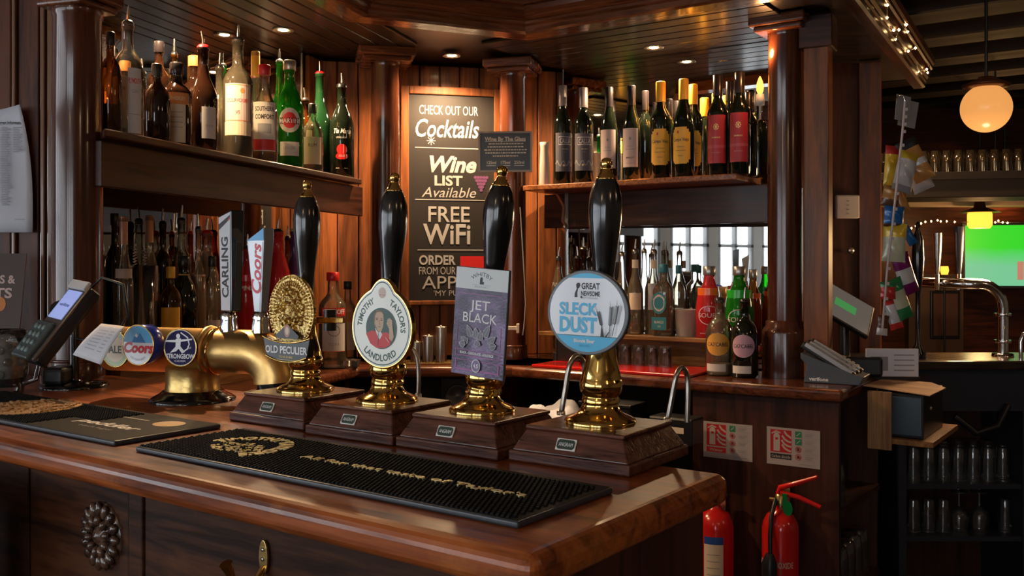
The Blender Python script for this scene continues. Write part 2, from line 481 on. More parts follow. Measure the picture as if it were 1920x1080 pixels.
# bulkhead above the canopy, out of the lamp light
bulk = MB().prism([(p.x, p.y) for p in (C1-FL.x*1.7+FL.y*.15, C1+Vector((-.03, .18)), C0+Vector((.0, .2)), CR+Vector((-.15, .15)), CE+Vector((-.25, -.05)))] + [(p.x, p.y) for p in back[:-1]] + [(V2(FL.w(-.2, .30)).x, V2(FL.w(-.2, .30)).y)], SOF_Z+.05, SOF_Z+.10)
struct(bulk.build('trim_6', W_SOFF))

# ---------------- walls of the back bar
MZ = W_Z
def wallslab(name, fr, x0, x1, y0, y1, z0, z1, mat=MZ):
    return struct(MB().box(x0, x1, y0, y1, z0, z1).build(name, mat, None, fr.loc(), fr.t))
wallslab('wall_bar_right', FR, -.2, 1.03, .44, .50, 0, SOF_Z)
wm = wallslab('wall_bar_middle', FM, -.36, 1.05, .22, .30, 0, SOF_Z)
wL = wallslab('wall_bar_left', FL, .24, 2.0, .33, .40, 0, SOF_Z)
xs = [-.36+.088*i for i in range(17)]
for a, b in zip(xs, xs[1:]):
    MB().box(a+.002, min(b-.002, 1.05), -.015, 0, CNT_Z, SOF_Z).build('plank', W_LIT, wm, (0, .22, 0), 0, bevel=.004, seg=1)
xs = [1.56+.095*i for i in range(5)]
for a, b in zip(xs, xs[1:]):
    MB().box(a+.002, b-.002, -.02, 0, CNT_Z, SOF_Z).build('plank', W_LIT, wL, (0, .33, 0), 0, bevel=.004, seg=1)

# unseen lamps added outside the view to warm the light on the bar
for x, y in ((-1.6, -1.4), (1.6, -1.2), (3.6, .6)):
    t = thing('added_fill_lamp', 'added ceiling lamp for warm fill light, outside the picture', 'lamp', (x, y, 2.748), 0, 'added fill lamps outside the picture')
    MB().lathe([(.16, 0), (.17, -.02), (.12, -.07), (0, -.09)], 28).build('bowl', col('fill_lamp_glow', (1, .62, .32), .4, emit=4), t)
    ld = bpy.data.lights.new('ceiling', 'POINT'); ld.energy = FILL_POWER; ld.color = (1, .66, .38); ld.shadow_soft_size = .12
    lo = bpy.data.objects.new('light', ld); COL.objects.link(lo); lo.parent = t; lo.location = (0, 0, -.2)
# ================================================================== BACK BAR FURNITURE
def column(fr_xy, r, z0, ztop, label, base=None, cap=.10, rot=0):
    t = thing('column', label, 'column', (fr_xy[0], fr_xy[1], z0), rot, 'turned columns of the back bar')
    H = ztop - z0
    MB().lathe([(r*.99, 0), (r*1.0, H*.3), (r*1.0, H*.7), (r*.94, H-.02), (r*1.0, H-.015), (r*1.0, H)], 48).build('shaft', W_COLM, t)
    if base:
        b, hb = base
        MB().lathe([(b, 0), (b, hb*.78), (b*.98, hb*.82), (r*1.12, hb*.9), (r*1.12, hb*.97), (r*1.02, hb)], 48).build('base', W_COLM, t)
    c = MB()
    c.box(-cap, cap, -cap, cap, H+.018, H+.055)
    c.box(-cap*.86, cap*.86, -cap*.86, cap*.86, H, H+.019)
    c.build('capital', W_CORN, t, bevel=.008, seg=3)
    return t
cRx = FR.at(1471, .03)
column(FR.w(cRx, .03), .059, CNT_Z, EYE+.83, 'thick turned wooden column right of the wine bottles, on a wide round base', (.080, .20), .10, FR.t)
column(FR.w(FR.at(961, .02), .02), .057, CNT_Z, EYE+.815, 'slim turned column behind the small wine by the glass sign', (.064, .06), .105, FR.t+R(20))
column(FM.w(FM.at(722, 0), 0), .060, CNT_Z, EYE+.825, 'turned wooden column just left of the cocktail chalkboard', (.064, .06), .115, FM.t)
column((-1.098, 2.40), .0605, BAR_Z, EYE+.645+.0, 'turned wooden column on the bar top behind the card reader', (.066, .05), .08, FL.t)

# ----- shelves
def shelfx(fr, x0, x1, y0, y1, zt, th, name, label, mat, brk=(), xb=None):
    t = thing(name, label, 'shelf', fr.loc(zt), fr.t)
    MB().prism([(x0, y0), (x1, y0), (x1, y1), (xb if xb is not None else x0, y1)], -th, 0).build('board', mat, t, bevel=.004, seg=2)
    for x in brk:
        b = MB(); b.box(x-.01, x+.01, y1-.012, y1, -.16, -th); b.tube([(x, y1-.01, -.15), (x, y1-.07, -.10), (x, y1-.12, -th-.03), (x, y1-.13, -th-.002)], .006, 8)
        b.tube([(x, y1-.02, -.08), (x, y1-.05, -.06), (x, y1-.04, -.03), (x, y1-.015, -.05)], .004, 6)
        b.build('bracket', STEEL, t)
    return t
shelfx(FR, -.0, .935, -.0, .26, SHF_Z, .023, 'wine_shelf', 'worn wooden shelf carrying the row of wine bottles', W_SHELF, ())
shelfx(FL, .0, 1.42, 0, .31, SHF_Z, .021, 'spirit_shelf', 'dark wooden shelf carrying the spirit bottles on the left', W_X, (), FL.at(152, .31))
def board(fr, x0, x1, y0, y1, z0, z1, name, label, cat, mat, bevel=.003):
    o = MB().box(x0, x1, y0, y1, 0, z1-z0).build(name, mat, None, fr.loc(z0), fr.t, bevel)
    return tag(o, label, cat)
board(FR, -.02, 1.0, .20, .225, EYE+.168, SHF_Z-.026, 'header_board', 'plain brown board under the wine shelf, above the lower mirror', 'board', W_X)
board(FL, FL.at(190, .035), 1.50, .035, .055, EYE+.20, SHF_Z-.024, 'header_board', 'dark board under the spirit shelf, above the lower left mirror', 'board', W_X)
# bracket hanging under the wine shelf
t = thing('shelf_bracket', 'small iron scroll bracket under the left end of the wine shelf', 'bracket', FR.w(FR.at(1062, .19), .19, SHF_Z-.025), FR.t)
MB().box(-.008, .008, 0, .006, -.15, 0).tube([(0, 0, -.14), (0, -.03, -.12), (0, -.02, -.06), (0, -.06, -.02), (0, -.08, -.003)], .007, 8).build('arm', STEEL, t)
MB().lathe([(0, -.012), (.012, 0), (0, .012)], 12, M=Matrix.Translation((0, -.012, -.145))).build('finial', STEEL, t)

# ----- mirrors
def mirror(fr, x0, x1, y, z0, z1, label):
    t = thing('mirror', label, 'mirror', fr.loc(z0), fr.t)
    MB().box(x0, x1, y, y+.006, 0, z1-z0).build('mirror_glass', MIRROR, t)
    MB().box(x0-.006, x0, y-.004, y+.008, 0, z1-z0).box(x1, x1+.006, y-.004, y+.008, 0, z1-z0).build('frame', STEEL, t)
mirror(FR, FR.at(1056, .285), 1.02, .285, SHF_Z+.001, SOF_Z-.002, 'mirror behind the wine bottles, reaching up to the soffit')
FK = Fr(*FR.w(.05, .275)[:2], -34.3+8.5)
mirror(FK, 0, 1.0, .0, CNT_Z+.002, SHF_Z-.03, 'lower mirror behind the clear spirits and fruit liqueurs')
mirror(FL, .285, 1.52, .32, SHF_Z+.001, SOF_Z-.002, 'mirror behind the spirit bottles on the left shelf')
mirror(FL, .285, 1.52, .32, CNT_Z+.002, SHF_Z-.03, 'lower left mirror behind the beer font')

# ----- worktop with a rounded nose
pts = [FR.w(1.38, -.249), FR.w(1.38, .295), FR.w(1.05, .435), FR.w(-.04, .435), FM.w(-.33, .20), FL.w(1.95, .325), FL.w(0, .325), FL.w(0, .05), (-.60, 3.68), (.0, 3.712)]
c = MB().prism([(p[0], p[1]) for p in pts][::-1], CNT_Z-.042, CNT_Z-.0005).build('worktop', W_COUNT, None, bevel=.014, seg=4)
tag(c, 'polished wooden worktop running round the back bar', 'worktop')
# ----- units under the worktop
t = thing('back_bar_unit', 'brown end cupboard of the back bar carrying two fire safety signs', 'cupboard', FR.loc(), FR.t)
xl = FR.at(1298, -.215)
TOPU = CNT_Z-.044
MB().box(xl, 1.36, -.215, -.19, .05, TOPU).build('front_panel', W_UNIT, t, bevel=.004)
MB().box(xl, xl+.02, -.19, .29, .05, TOPU).build('side_panel', W_UNIT, t)
MB().box(1.10, 1.12, -.19, .29, .05, TOPU).build('back_panel', W_UNIT, t)
MB().box(1.12, 1.36, .27, .29, .05, TOPU).build('side_panel', W_UNIT, t)
SH1, SH2, SH3 = .665, .36, .08
MB().box(1.12, 1.37, -.19, .27, SH1-.02, SH1).build('shelf', W_X, t)
MB().box(1.12, 1.37, -.19, .27, SH2-.02, SH2).build('shelf', W_X, t)
MB().box(1.12, 1.37, -.19, .27, SH3-.02, SH3).build('shelf', W_X, t)
MB().box(xl+.02, 1.34, -.19, .29, .0, .05).build('plinth', BLACK, t)
t = thing('under_counter_shelving', 'dark open shelving under the middle of the back bar', 'shelving', FR.loc(), FR.t)
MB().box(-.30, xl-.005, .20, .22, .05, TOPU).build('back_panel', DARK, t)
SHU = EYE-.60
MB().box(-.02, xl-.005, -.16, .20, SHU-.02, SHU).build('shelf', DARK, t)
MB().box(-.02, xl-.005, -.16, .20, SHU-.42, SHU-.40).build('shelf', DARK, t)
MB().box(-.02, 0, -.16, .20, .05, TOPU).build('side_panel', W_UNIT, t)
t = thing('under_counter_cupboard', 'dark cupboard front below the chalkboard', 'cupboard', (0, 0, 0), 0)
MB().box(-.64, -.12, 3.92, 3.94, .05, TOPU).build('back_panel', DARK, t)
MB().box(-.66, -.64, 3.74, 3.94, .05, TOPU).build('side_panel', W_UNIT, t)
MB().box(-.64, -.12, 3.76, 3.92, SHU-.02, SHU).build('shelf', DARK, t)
t = thing('left_back_cupboard', 'dark cupboard below the left run of the back bar', 'cupboard', FL.loc(), FL.t)
MB().box(.02, 1.30, .07, .09, .05, TOPU).build('front_panel', W_UNIT, t, bevel=.003)
for x in (.35, .85):
    MB().box(x, x+.42, .055, .07, .10, TOPU-.05).build('door', W_UNIT, t, bevel=.004)
# oak riser blocks standing on the worktop
t = thing('oak_riser', 'oak block shelf on the right worktop with clear spirits on top', 'riser', FR.loc(CNT_Z), FR.t)
RX0, RX1 = FR.at(1012, .08), FR.at(1325, .08)
RZ = EYE-.272
MB().box(RX0, RX1, .07, .255, RZ-.018-CNT_Z, RZ-CNT_Z).build('top_board', W_OAK, t, bevel=.003)
MB().box(RX0+.01, RX1-.01, .17, .25, 0, RZ-.019-CNT_Z).build('front_board', W_OAK, t)
t = thing('oak_riser', 'long riser on the left worktop hidden behind the beer font', 'riser', FL.loc(CNT_Z), FL.t)
LZ = EYE-.235
MB().box(.17, 1.30, .12, .31, LZ-.018-CNT_Z, LZ-CNT_Z).build('top_board', W_OAK, t, bevel=.003)
MB().box(.30, 1.29, .20, .30, 0, LZ-.019-CNT_Z).build('front_board', W_OAK, t)

# ----- chalkboard with its wooden frame (middle run)
MY = .20
bx0, bx1 = FM.at(766, MY), FM.at(925, MY)
Ym = FM.w((bx0+bx1)/2, MY)[1]
bz0, bz1 = pz(563, Ym), pz(180, Ym)
t = thing('chalkboard', 'tall chalkboard lettered with cocktails, wine list, wifi and app notices', 'chalkboard', FM.w((bx0+bx1)/2, MY, bz0), FM.t)
W, H = bx1-bx0, bz1-bz0
slate = MB().box(-W/2, W/2, -.012, .0, 0, H).build('slate', col('chalkboard_slate', (.016, .012, .011), .6), t)
fm = MB()
for a in ((-W/2-.035, -W/2, -.02, .004, -.02, H+.035), (W/2, W/2+.035, -.02, .004, -.02, H+.035), (-W/2, W/2, -.02, .004, H, H+.035), (-W/2, W/2, -.02, .004, -.02, 0)):
    MB().box(*a).build('frame', W_LIT, t, bevel=.004)
s = H/385.0       # metres per photograph pixel on the board
d = Draw(M=Matrix.Translation((0, -.012, H)) @ UP)
ch = col('chalk_white', (.46, .45, .43), .8)
def bxp(x): return (x-845)*s
def byp(y): return -(y-180)*s
d.text('CHECK OUT OUR', bxp(839), byp(208), 17*s, ch, width=112*s)
d.text('Cocktails', bxp(834), byp(242), 33*s, ch, bold=.012, shear=.18, width=122*s)
for a in range(0, 180, 45):
    ca, sa = math.cos(R(a)), math.sin(R(a))
    d.line([(bxp(806)-ca*8*s, byp(266)-sa*8*s), (bxp(806)+ca*8*s, byp(266)+sa*8*s)], 1.2*s, ch)
d.rect(bxp(776), byp(280), bxp(908), byp(278.5), ch)
d.text('Wine', bxp(843), byp(309), 29*s, ch, bold=.035, shear=.28, width=92*s)
d.text('LIST', bxp(838), byp(340), 18*s, ch, bold=.03, width=54*s)
d.text('Available', bxp(839), byp(362), 19*s, ch, shear=.3, width=102*s)
gr = col('grape_purple', (.16, .05, .14), .7)
for i in range(5):
    for j in range(5-i): d.ell(bxp(890+j*5.5+i*2.7), byp(333+i*6), 3.2*s, 3.2*s, gr, 10)
d.rect(bxp(776), byp(377), bxp(910), byp(375.5), ch)
d.text('FREE', bxp(839), byp(403), 29*s, ch, bold=.01, width=82*s)
d.text('WiFi', bxp(837), byp(440), 37*s, ch, bold=.02, width=90*s)
d.rect(bxp(780), byp(471), bxp(910), byp(469.5), ch)
d.text('ORDER', bxp(817), byp(489), 17*s, ch, bold=.03, width=68*s)
d.text('FROM OUR', bxp(817), byp(509), 14*s, ch, width=70*s)
d.text('APP', bxp(822), byp(531), 24*s, ch, width=66*s)
d.text("'MY PUB", bxp(838), byp(551), 10*s, ch, width=56*s)
d.rect(bxp(861), byp(516), bxp(908), byp(482), REDP)
d.text('Book', bxp(884), byp(507), 9*s, WHITE)
d.build('lettering', t)

# ----- small framed sign on the column
Y = 3.86
x0, x1 = (897-CX)/F*Y, (998-CX)/F*Y
t = thing('wine_sign', 'small framed black sign on wine by the glass measures, fixed to a column', 'sign', ((x0+x1)/2, Y, pz(323, Y)), R(-4))
W, H = x1-x0, (323-247)/F*Y
MB().box(-W/2, W/2, -.004, .0, 0, H).build('plate', col('sign_black', (.012, .010, .009), .3), t)
f = MB()
for a in ((-W/2, -W/2+.008, 0, H), (W/2-.008, W/2, 0, H), (-W/2+.008, W/2-.008, 0, .008), (-W/2+.008, W/2-.008, H-.008, H)): f.box(a[0], a[1], -.012, -.004, a[2], a[3])
f.build('frame', col('sign_frame', (.20, .15, .11), .4, .3), t)
d = Draw(M=Matrix.Translation((0, -.004, 0)) @ UP); g2 = col('engraved_grey', (.62, .54, .44), .6)
d.text('Wine By The Glass', 0, H*.82, H*.10, g2, bold=.03, width=W*.76)
d.rect(-W*.38, H*.755, W*.38, H*.765, g2)
for i, (wd) in enumerate((.62, .66, .78, .74, .46)):
    n = int(wd*26); xx = -W*wd/2
    random.seed(i)
    while xx < W*wd/2:
        l = random.uniform(.02, .06)*W; d.rect(xx, H*(.70-i*.075)-H*.014, xx+l, H*(.70-i*.075)+H*.014, g2); xx += l+.012*W; d.z -= d.step
for x, s_ in ((-.26, '125ml'), (0, '175ml'), (.26, '250ml')):
    d.text(s_, x*W, H*.24, H*.075, g2, bold=.01, width=W*.19); d.rect(x*W-W*.09, H*.155, x*W+W*.09, H*.165, g2)
d.build('lettering', t)
MB().box(-.03, .03, 0, .085, H*.3, H*.5).build('bracket', BLACK, t)

# white cable clip and cable on the slim column
Y = 3.86
t = thing('cable_clip', 'white plastic cable clip on the slim column', 'clip', ((962-CX)/F*Y, Y+.065, pz(617, Y)), 0)
MB().box(-.022, .02, -.01, .012, -.008, .008).box(.014, .026, -.014, .012, -.02, .018).build('body', col('clip_white', (.5, .46, .40), .5), t, bevel=.002)
MB().tube([(.04, 0, -.03), (.045, 0, .0), (.052, 0, .10), (.045, 0, .25), (.03, 0, .5)], .003, 6).build('cable', col('grey_cable', (.22, .20, .18), .5), t)
# ================================================================== FRONT BAR
tb = thing('bar_counter', 'front bar counter with polished worn nosing', 'bar counter', FB.loc(), FB.t)
pts = [(0, 0), (0, .464), (-.95, .464), (-.95, .62), (-1.76, .62), (-2.58, 0)]
MB().prism(pts, BAR_Z-.042, BAR_Z).build('bar_top', W_BAR, tb, bevel=.016, seg=5)
Hc = BAR_Z-.043
MB().box(-2.4, -.035, .045, .06, .12, Hc).build('front_panel', W_PANEL, tb)
for px0, px1 in ((240, 266),):
    a, b = FB.at(px0, .03), FB.at(px1, .03)
    MB().box(a, b, .03, .045, .05, Hc).build('stile', W_PANEL, tb, bevel=.003)
    MB().box(a-.30, a-.012, .038, .045, .05, Hc).build('pilaster_panel', W_PANEL, tb, bevel=.003)
MB().box(-2.4, a-.31, .04, .045, .05, Hc).build('pilaster_panel', W_PANEL, tb, bevel=.003)
MB().box(b, -.03, .034, .045, Hc-.155, Hc).build('rail', W_PANEL, tb, bevel=.003)
MB().box(b, b+.05, .034, .045, .15, Hc-.158).build('stile', W_PANEL, tb, bevel=.003)
MB().box(-.10, -.03, .034, .045, .15, Hc-.158).build('stile', W_PANEL, tb, bevel=.003)
MB().box(b, -.03, .034, .045, .05, .15).build('rail', W_PANEL, tb, bevel=.003)
MB().box(-.035, -.02, .045, .42, .05, Hc).build('end_panel', W_UNIT, tb)
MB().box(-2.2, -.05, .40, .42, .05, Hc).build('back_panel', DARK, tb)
# carved rosette
rx = FB.at(184, .03); rz = pz(1005, FB.w(rx, .03)[1])
t = tb
mb = MB(); Mr = Matrix.Translation((rx, .040, rz)) @ UP
for ring, rr, n, pr in ((0, .040, 16, .0105), (1, .024, 10, .008)):
    for i in range(n):
        a = 2*math.pi*i/n+ring*.2
        mb.lathe([(0, 0), (pr*.8, .003), (pr, .007), (pr*.6, .011), (0, .012)], 10, M=Mr @ Matrix.Translation((rr*math.cos(a), rr*math.sin(a), .002+ring*.004)) @ Matrix.Rotation(a, 4, 'Z') @ Matrix.Diagonal((1.25, .8, 1, 1)))
mb.lathe([(.052, 0), (.052, .003), (.046, .006), (.015, .008), (.010, .014), (0, .017)], 32, M=Mr)
mb.build('rosette', wood('carved_wood', (.03, .013, .008), (.12, .06, .035), 'z', 2, .22, .6), tb)
# brass coat hook
hx = FB.at(494, .03); hz = pz(1045, FB.w(hx, .03)[1])
t = thing('coat_hook', 'brass double coat hook screwed to the bar front', 'hook', FB.w(hx, .033, hz), FB.t)
MB().prism([(.0085*math.cos(a), .022*math.sin(a)) for a in [2*math.pi*i/20 for i in range(20)]], 0, .004, M=UP).build('plate', BRASS_D, t, bevel=.001)
MB().tube([(0, -.003, -.012), (0, -.012, -.022), (0, -.03, -.030), (0, -.048, -.022), (0, -.054, -.006), (0, -.060, .006)], [.0035, .0035, .0035, .004, .0055, .008], 12).build('prong', BRASS, t)
MB().tube([(0, -.003, -.014), (0, -.010, -.035), (0, -.022, -.045), (0, -.034, -.038)], [.0035, .0035, .0035, .005], 12).build('prong', BRASS, t)
for z in (.010, -.002): MB().lathe([(.003, 0), (.0028, .0012), (0, .0018)], 12, M=Matrix.Translation((0, -.004, z)) @ UP).build('screw', STEEL, t)

# ---------------- rubber bar runners
def runner(x0, x1, y0, y1, label, cut=None, rot=0):
    cx, cy = (x0+x1)/2, (y0+y1)/2
    t = thing('bar_runner', label, 'bar mat', FB.w(cx, cy, BAR_Z), FB.t+rot)
    W, D = (x1-x0)/2, (y1-y0)/2
    MB().box(-W, W, -D, D, .0003, .0085).build('base', RUBBER_E, t, bevel=.003, seg=3)
    m = MB(); px = .0072; nx = int(2*W/px)-2; ny = int(2*D/.0072)-2
    for i in range(nx):
        for j in range(ny):
            x = -W+.008+i*px+(px/2 if j % 2 else 0); y = -D+.007+j*.0072
            if cut and cut(x, y): continue
            m.box(x-.0024, x+.0024, y-.0024, y+.0024, .0085, .0112, ins=.0009)
    m.build('nubs', RUBBER, t, kind='stuff')
    MB().box(-W+.003, W-.003, -D+.003, D-.003, .0085, .0088).build('mat_floor', RUBBER, t)
    return t
GOLDR = col('gold_rubber', (.80, .66, .32), .35, .35)
def acx(x, y): return ((-.327 < x < -.10) and abs(y+.01) < .087 and math.hypot((x+.215)/1.08, y+.012) < .092) or (-.095 < x < .315 and abs(y+.008) < .016)
t = runner(-.785, -.068, .068, .268, "black rubber bar runner with raised gold arc lettering, in front of the hand pulls")
FLAT = Matrix.Translation((0, 0, .0088))
def raised(t, fn, h=.0028, name='lettering', mat=GOLDR):
    d = Draw(M=FLAT, base=h+.0004, step=0); fn(d)
    o = d.build(name, t)
    so = o.modifiers.new('thick', 'SOLIDIFY'); so.thickness = h; so.offset = -1
    return o
def tt(d):
    d.arc('TIMOTHY', -.215, -.012, .064, 128, .020, GOLDR, bold=.03, span=104)
    d.arc("TAYLOR'S", -.215, -.012, .064, 12, .020, GOLDR, bold=.03, span=112)
    d.text("All for that taste of Taylor's", .11, -.008, .0135, GOLDR, bold=.0, width=.39)
raised(t, tt)
def head(d):
    random.seed(3)
    for i in range(90):
        a = random.uniform(0, 6.28); r = .042*math.sqrt(random.random())
        d.ell(-.22+r*1.15*math.cos(a), -.018+r*.75*math.sin(a), random.uniform(.002, .006), random.uniform(.0015, .003), GOLDR, 8)
raised(t, head, .002, 'relief')
def ac2(x, y): return x > .175 or math.hypot(x+.08, y) < .098 or (x > .10 and y < -.01)
t = runner(-1.60, -.85, .068, .268, 'black rubber bar runner with round gold relief, in front of the card reader', ac2, R(.6))
TANR = col('tan_rubber', (.46, .26, .10), .42, .2)
def disc(d):
    d.ell(-.08, 0, .094, .094, TANR, 48)
raised(t, disc, .002, 'relief', TANR)
def rel(d):
    random.seed(5)
    for i in range(190):
        a = random.uniform(0, 6.28); r = .088*math.sqrt(random.random())
        d.rect(-.08+r*math.cos(a)-.006, r*math.sin(a)-.0016, -.08+r*math.cos(a)+.006, r*math.sin(a)+.0016, TANR)
raised(t, rel, .0045, 'relief', TANR)
d = Draw(M=FLAT)
d.text('peddler', .225, -.018, .024, col('runner_white', (.85, .82, .76), .5), bold=.02, shear=.35, width=.17)
d.text('black lager', .235, -.048, .008, col('runner_grey', (.22, .20, .18), .5), width=.10)
d.ell(.305, .045, .030, .026, col('runner_orange', (.50, .27, .06), .5))
d.rect(.17, .040, .25, .046, col('runner_grey', (.22, .20, .18), .5))
d.build('lettering', t)

# ---------------- hand pulls
BR = [(.0525, 0), (.053, .003), (.0515, .006), (.046, .0095), (.036, .0135), (.0295, .019), (.027, .025), (.0262, .029), (.0275, .0315), (.0275, .036), (.0262, .038),
      (.0262, .041), (.0300, .045), (.0318, .054), (.0315, .060), (.0295, .064), (.0290, .066), (.0285, .070), (.0262, .080), (.0225, .093), (.0200, .108), (.0185, .125), (.0180, .140), (.0168, .146), (.0150, .148)]
HD = [(.0135, .140), (.0140, .150), (.0135, .165), (.0135, .19), (.0148, .215), (.0180, .245), (.0220, .275), (.0243, .298), (.0246, .315), (.0232, .332), (.0195, .346), (.0155, .354), (.0140, .3565)]
FE = [(.0142, .353), (.0146, .355), (.0146, .3575), (.0120, .360), (.0098, .364), (.0085, .3675), (.0070, .3695), (.0068, .371), (.0078, .373), (.0088, .377), (.0086, .381), (.0068, .3845), (.0035, .3865), (0, .387)]
FPt = R(-35.1)
PW, PD, PH = .197, .187, .052
plateM = col('badge_silver', (.72, .70, .64), .45, .1); plateD = col('badge_dark', (.03, .05, .035), .4)
boxes = []
def hand_pull(cx, cy, roll, label, kind):
    t = thing('hand_pull', label, 'beer pump', (cx, cy, BAR_Z), FPt, 'hand pulls along the front bar')
    MB().box(-PW, 0, 0, PD, .0005, .0165).build('plinth', W_BOX, t, bevel=.003)
    m = MB(); a, b = .004, .020
    vs = [(-PW+a, a, .0165), (-a, a, .0165), (-a, PD-a, .0165), (-PW+a, PD-a, .0165), (-PW+b, b, PH-.006), (-b, b, PH-.006), (-b, PD-b, PH-.006), (-PW+b, PD-b, PH-.006)]
    m.add(vs, [(0, 3, 2, 1), (4, 5, 6, 7), (0, 1, 5, 4), (1, 2, 6, 5), (2, 3, 7, 6), (3, 0, 4, 7)])
    m.build('box', W_BOX, t, bevel=.002)
    MB().box(-PW+b-.002, -b+.002, b-.002, PD-b+.002, PH-.006, PH).build('box_top', W_BOX, t, bevel=.0025)
    # maker's badge on the sloping front
    al = math.atan2(.016, .0295)
    Mb = Matrix.Translation((-PW*.53, .0115, .031)) @ Matrix.Rotation(-al, 4, 'X') @ UP
    pl = MB().box(-.016, .016, -.0085, .0085, 0, .0022, M=Mb).build('badge', plateM, t, bevel=.0006)
    d = Draw(M=Mb, base=.0023)
    d.poly([(-.0145, -.004), (-.0115, -.007), (.0115, -.007), (.0145, -.004), (.0145, .004), (.0115, .007), (-.0115, .007), (-.0145, .004)], plateD)
    d.text('ANGRAM', 0, 0, .0055, WHITE, bold=.0, width=.023); d.build('lettering', pl)
    T = Matrix.Translation((-PW/2, .095, PH)) @ Matrix.Rotation(R(roll), 4, 'Y')
    T0 = Matrix.Translation((-PW/2, .095, PH))
    # brass body: foot stays upright, the lever leans
    prof = BR
    mb = MB().lathe(prof[:9], 56, M=T0, cap=True); mb.lathe(prof[8:], 56, M=T0 @ Matrix.Rotation(R(roll), 4, 'Y')); mb.build('brass_body', BRASS, t)
    MB().lathe(HD, 48, M=T).build('handle', BLACKW, t)
    MB().lathe(FE, 32, M=T).build('ferrule', BRASS, t)
    return t, T
P4 = (.155, 1.256); P3 = (-.0206, 1.363); P2 = (-.1856, 1.475); P1 = (-.354, 1.614)
def world_of(t, p): return Matrix.Translation(t.location) @ Matrix.Rotation(FPt, 4, 'Z') @ Vector(p)
def clip_frame(t, px, py, y, roll):
    """local matrix of a pump clip facing the drinker, its middle seen at (px, py)"""
    o = Vector((t.location.x, t.location.y)); fr = Fr(o.x, o.y, -35.1)
    x = fr.at(px, y); Yw = fr.w(x, y)[1]
    return Matrix.Translation((x, y, pz(py, Yw)-BAR_Z)) @ Matrix.Rotation(R(roll), 4, 'Y')
def clip_bracket(t, M, z):
    p = M @ Vector((0, 0, 0))
    MB().box(p.x-.010, p.x+.010, p.y, .095, p.z-.008, p.z+.008).build('clip_bracket', BRASS, t)
def outline_clip(t, M, pts, th, mats, name='pump_clip'):
    A = M @ UP
    c = MB().prism(pts, -th, 0, M=A).build(name, mats, t, bevel=.0015, seg=2)
    return c, A

t, T = hand_pull(*P4, 1.6, 'front hand pull with round white and blue sleck dust clip', 'round')
M = clip_frame(t, 1100, 586, .040, 1)
EL = [(.0665*math.cos(2*math.pi*i/64), .0605*math.sin(2*math.pi*i/64)) for i in range(64)]
c, A = outline_clip(t, M, EL, .008, col('clip_rim_grey', (.09, .095, .10), .35, .3)); clip_bracket(t, M, 0)
d = Draw(M=A); BLU = col('clip_blue', (.02, .42, .72), .3); WC = col('clip_white_face', (.70, .73, .78), .25, coat=.3)
d.ell(0, 0, .0610, .0555, WC, 64)
def seg(d, y0, sign, mat):
    pts = []
    for i in range(41):
        yy = y0+(sign*.0555-y0)*i/40; pts.append((.0610*math.sqrt(max(0, 1-(yy/.0555)**2)), yy))
    d.poly(pts+[(-x, y) for x, y in pts[::-1]][(1 if pts[-1][0] < 1e-6 else 0):], mat)
seg(d, .0485, 1, BLU); seg(d, -.0325, -1, BLU); d.rect(-.050, -.0333, .050, -.0325, INK)
d.text('GREAT', .006, .0375, .0085, INK, bold=.03, width=.030); d.text('NEWSOME', .006, .0268, .0065, INK, bold=.03, width=.031)
d.text('EAST YORKSHIRE', .005, .0205, .0022, GREYINK, width=.026)
# hound beside the name
d.poly([(-.020, .021), (-.0135, .021), (-.0125, .027), (-.013, .034), (-.0105, .038), (-.0115, .0415), (-.015, .042), (-.0175, .039), (-.0165, .033), (-.0195, .027)], INK)
d.poly([(-.0148, .021), (-.0125, .021), (-.0115, .026), (-.0118, .033), (-.0140, .034), (-.0152, .027)], WC)
d.ell(-.0085, .0215, .0018, .0016, INK, 12)
d.text('SLECK', -.014, .0050, .0165, BLU, bold=.035, width=.062); d.text('DUST', -.014, -.0175, .0205, BLU, bold=.04, width=.062)
d.text('Blonde Beer', -.003, -.0400, .0048, WHITE, bold=.03, width=.034); d.text('ABV 3.8%', -.003, -.0470, .0036, col('clip_blue_dark', (.01, .25, .50), .4), width=.018)
for bx_, by_, an, n in ((.0285, -.0325, 14, 9), (.0375, -.0325, -6, 12), (.0440, -.030, -12, 12)):
    ca, sa = math.cos(R(90+an)), math.sin(R(90+an))
    d.line([(bx_, by_), (bx_+ca*.018, by_+sa*.018)], .0010, INK)
    for k in range(n):
        l = .016+k*.0022; x, y = bx_+ca*l, by_+sa*l
        if (x/.059)**2+(y/.053)**2 < 1:
            d.line([(x, y), (x-.0026, y+.0022)], .0011, INK); d.line([(x, y), (x+.0022, y+.0026)], .0011, INK)
        x2, y2 = bx_+ca*(l+.011)-.003, by_+sa*(l+.011)
        if k > n-4 and (x2/.059)**2+(y2/.053)**2 < 1: d.line([(x, y), (x2, y2)], .0003, GREYINK)
d.poly([(.026, -.0325), (.031, -.0325), (.0275, -.018)], INK); d.poly([(.033, -.0325), (.036, -.0325), (.043, -.020)], INK)
d.build('printed_face', c)

t, T = hand_pull(*P3, 5.8, 'second hand pull from the right with rectangular purple and grey jet black clip', 'rect')
M = clip_frame(t, 899, 605, .055, 4.2)
hw, hh = .0505, .0835
c, A = outline_clip(t, M, [(-hw, -hh), (hw, -hh), (hw, hh), (-hw, hh)], .006, col('clip_edge_grey', (.05, .05, .055), .4)); clip_bracket(t, M, 0)
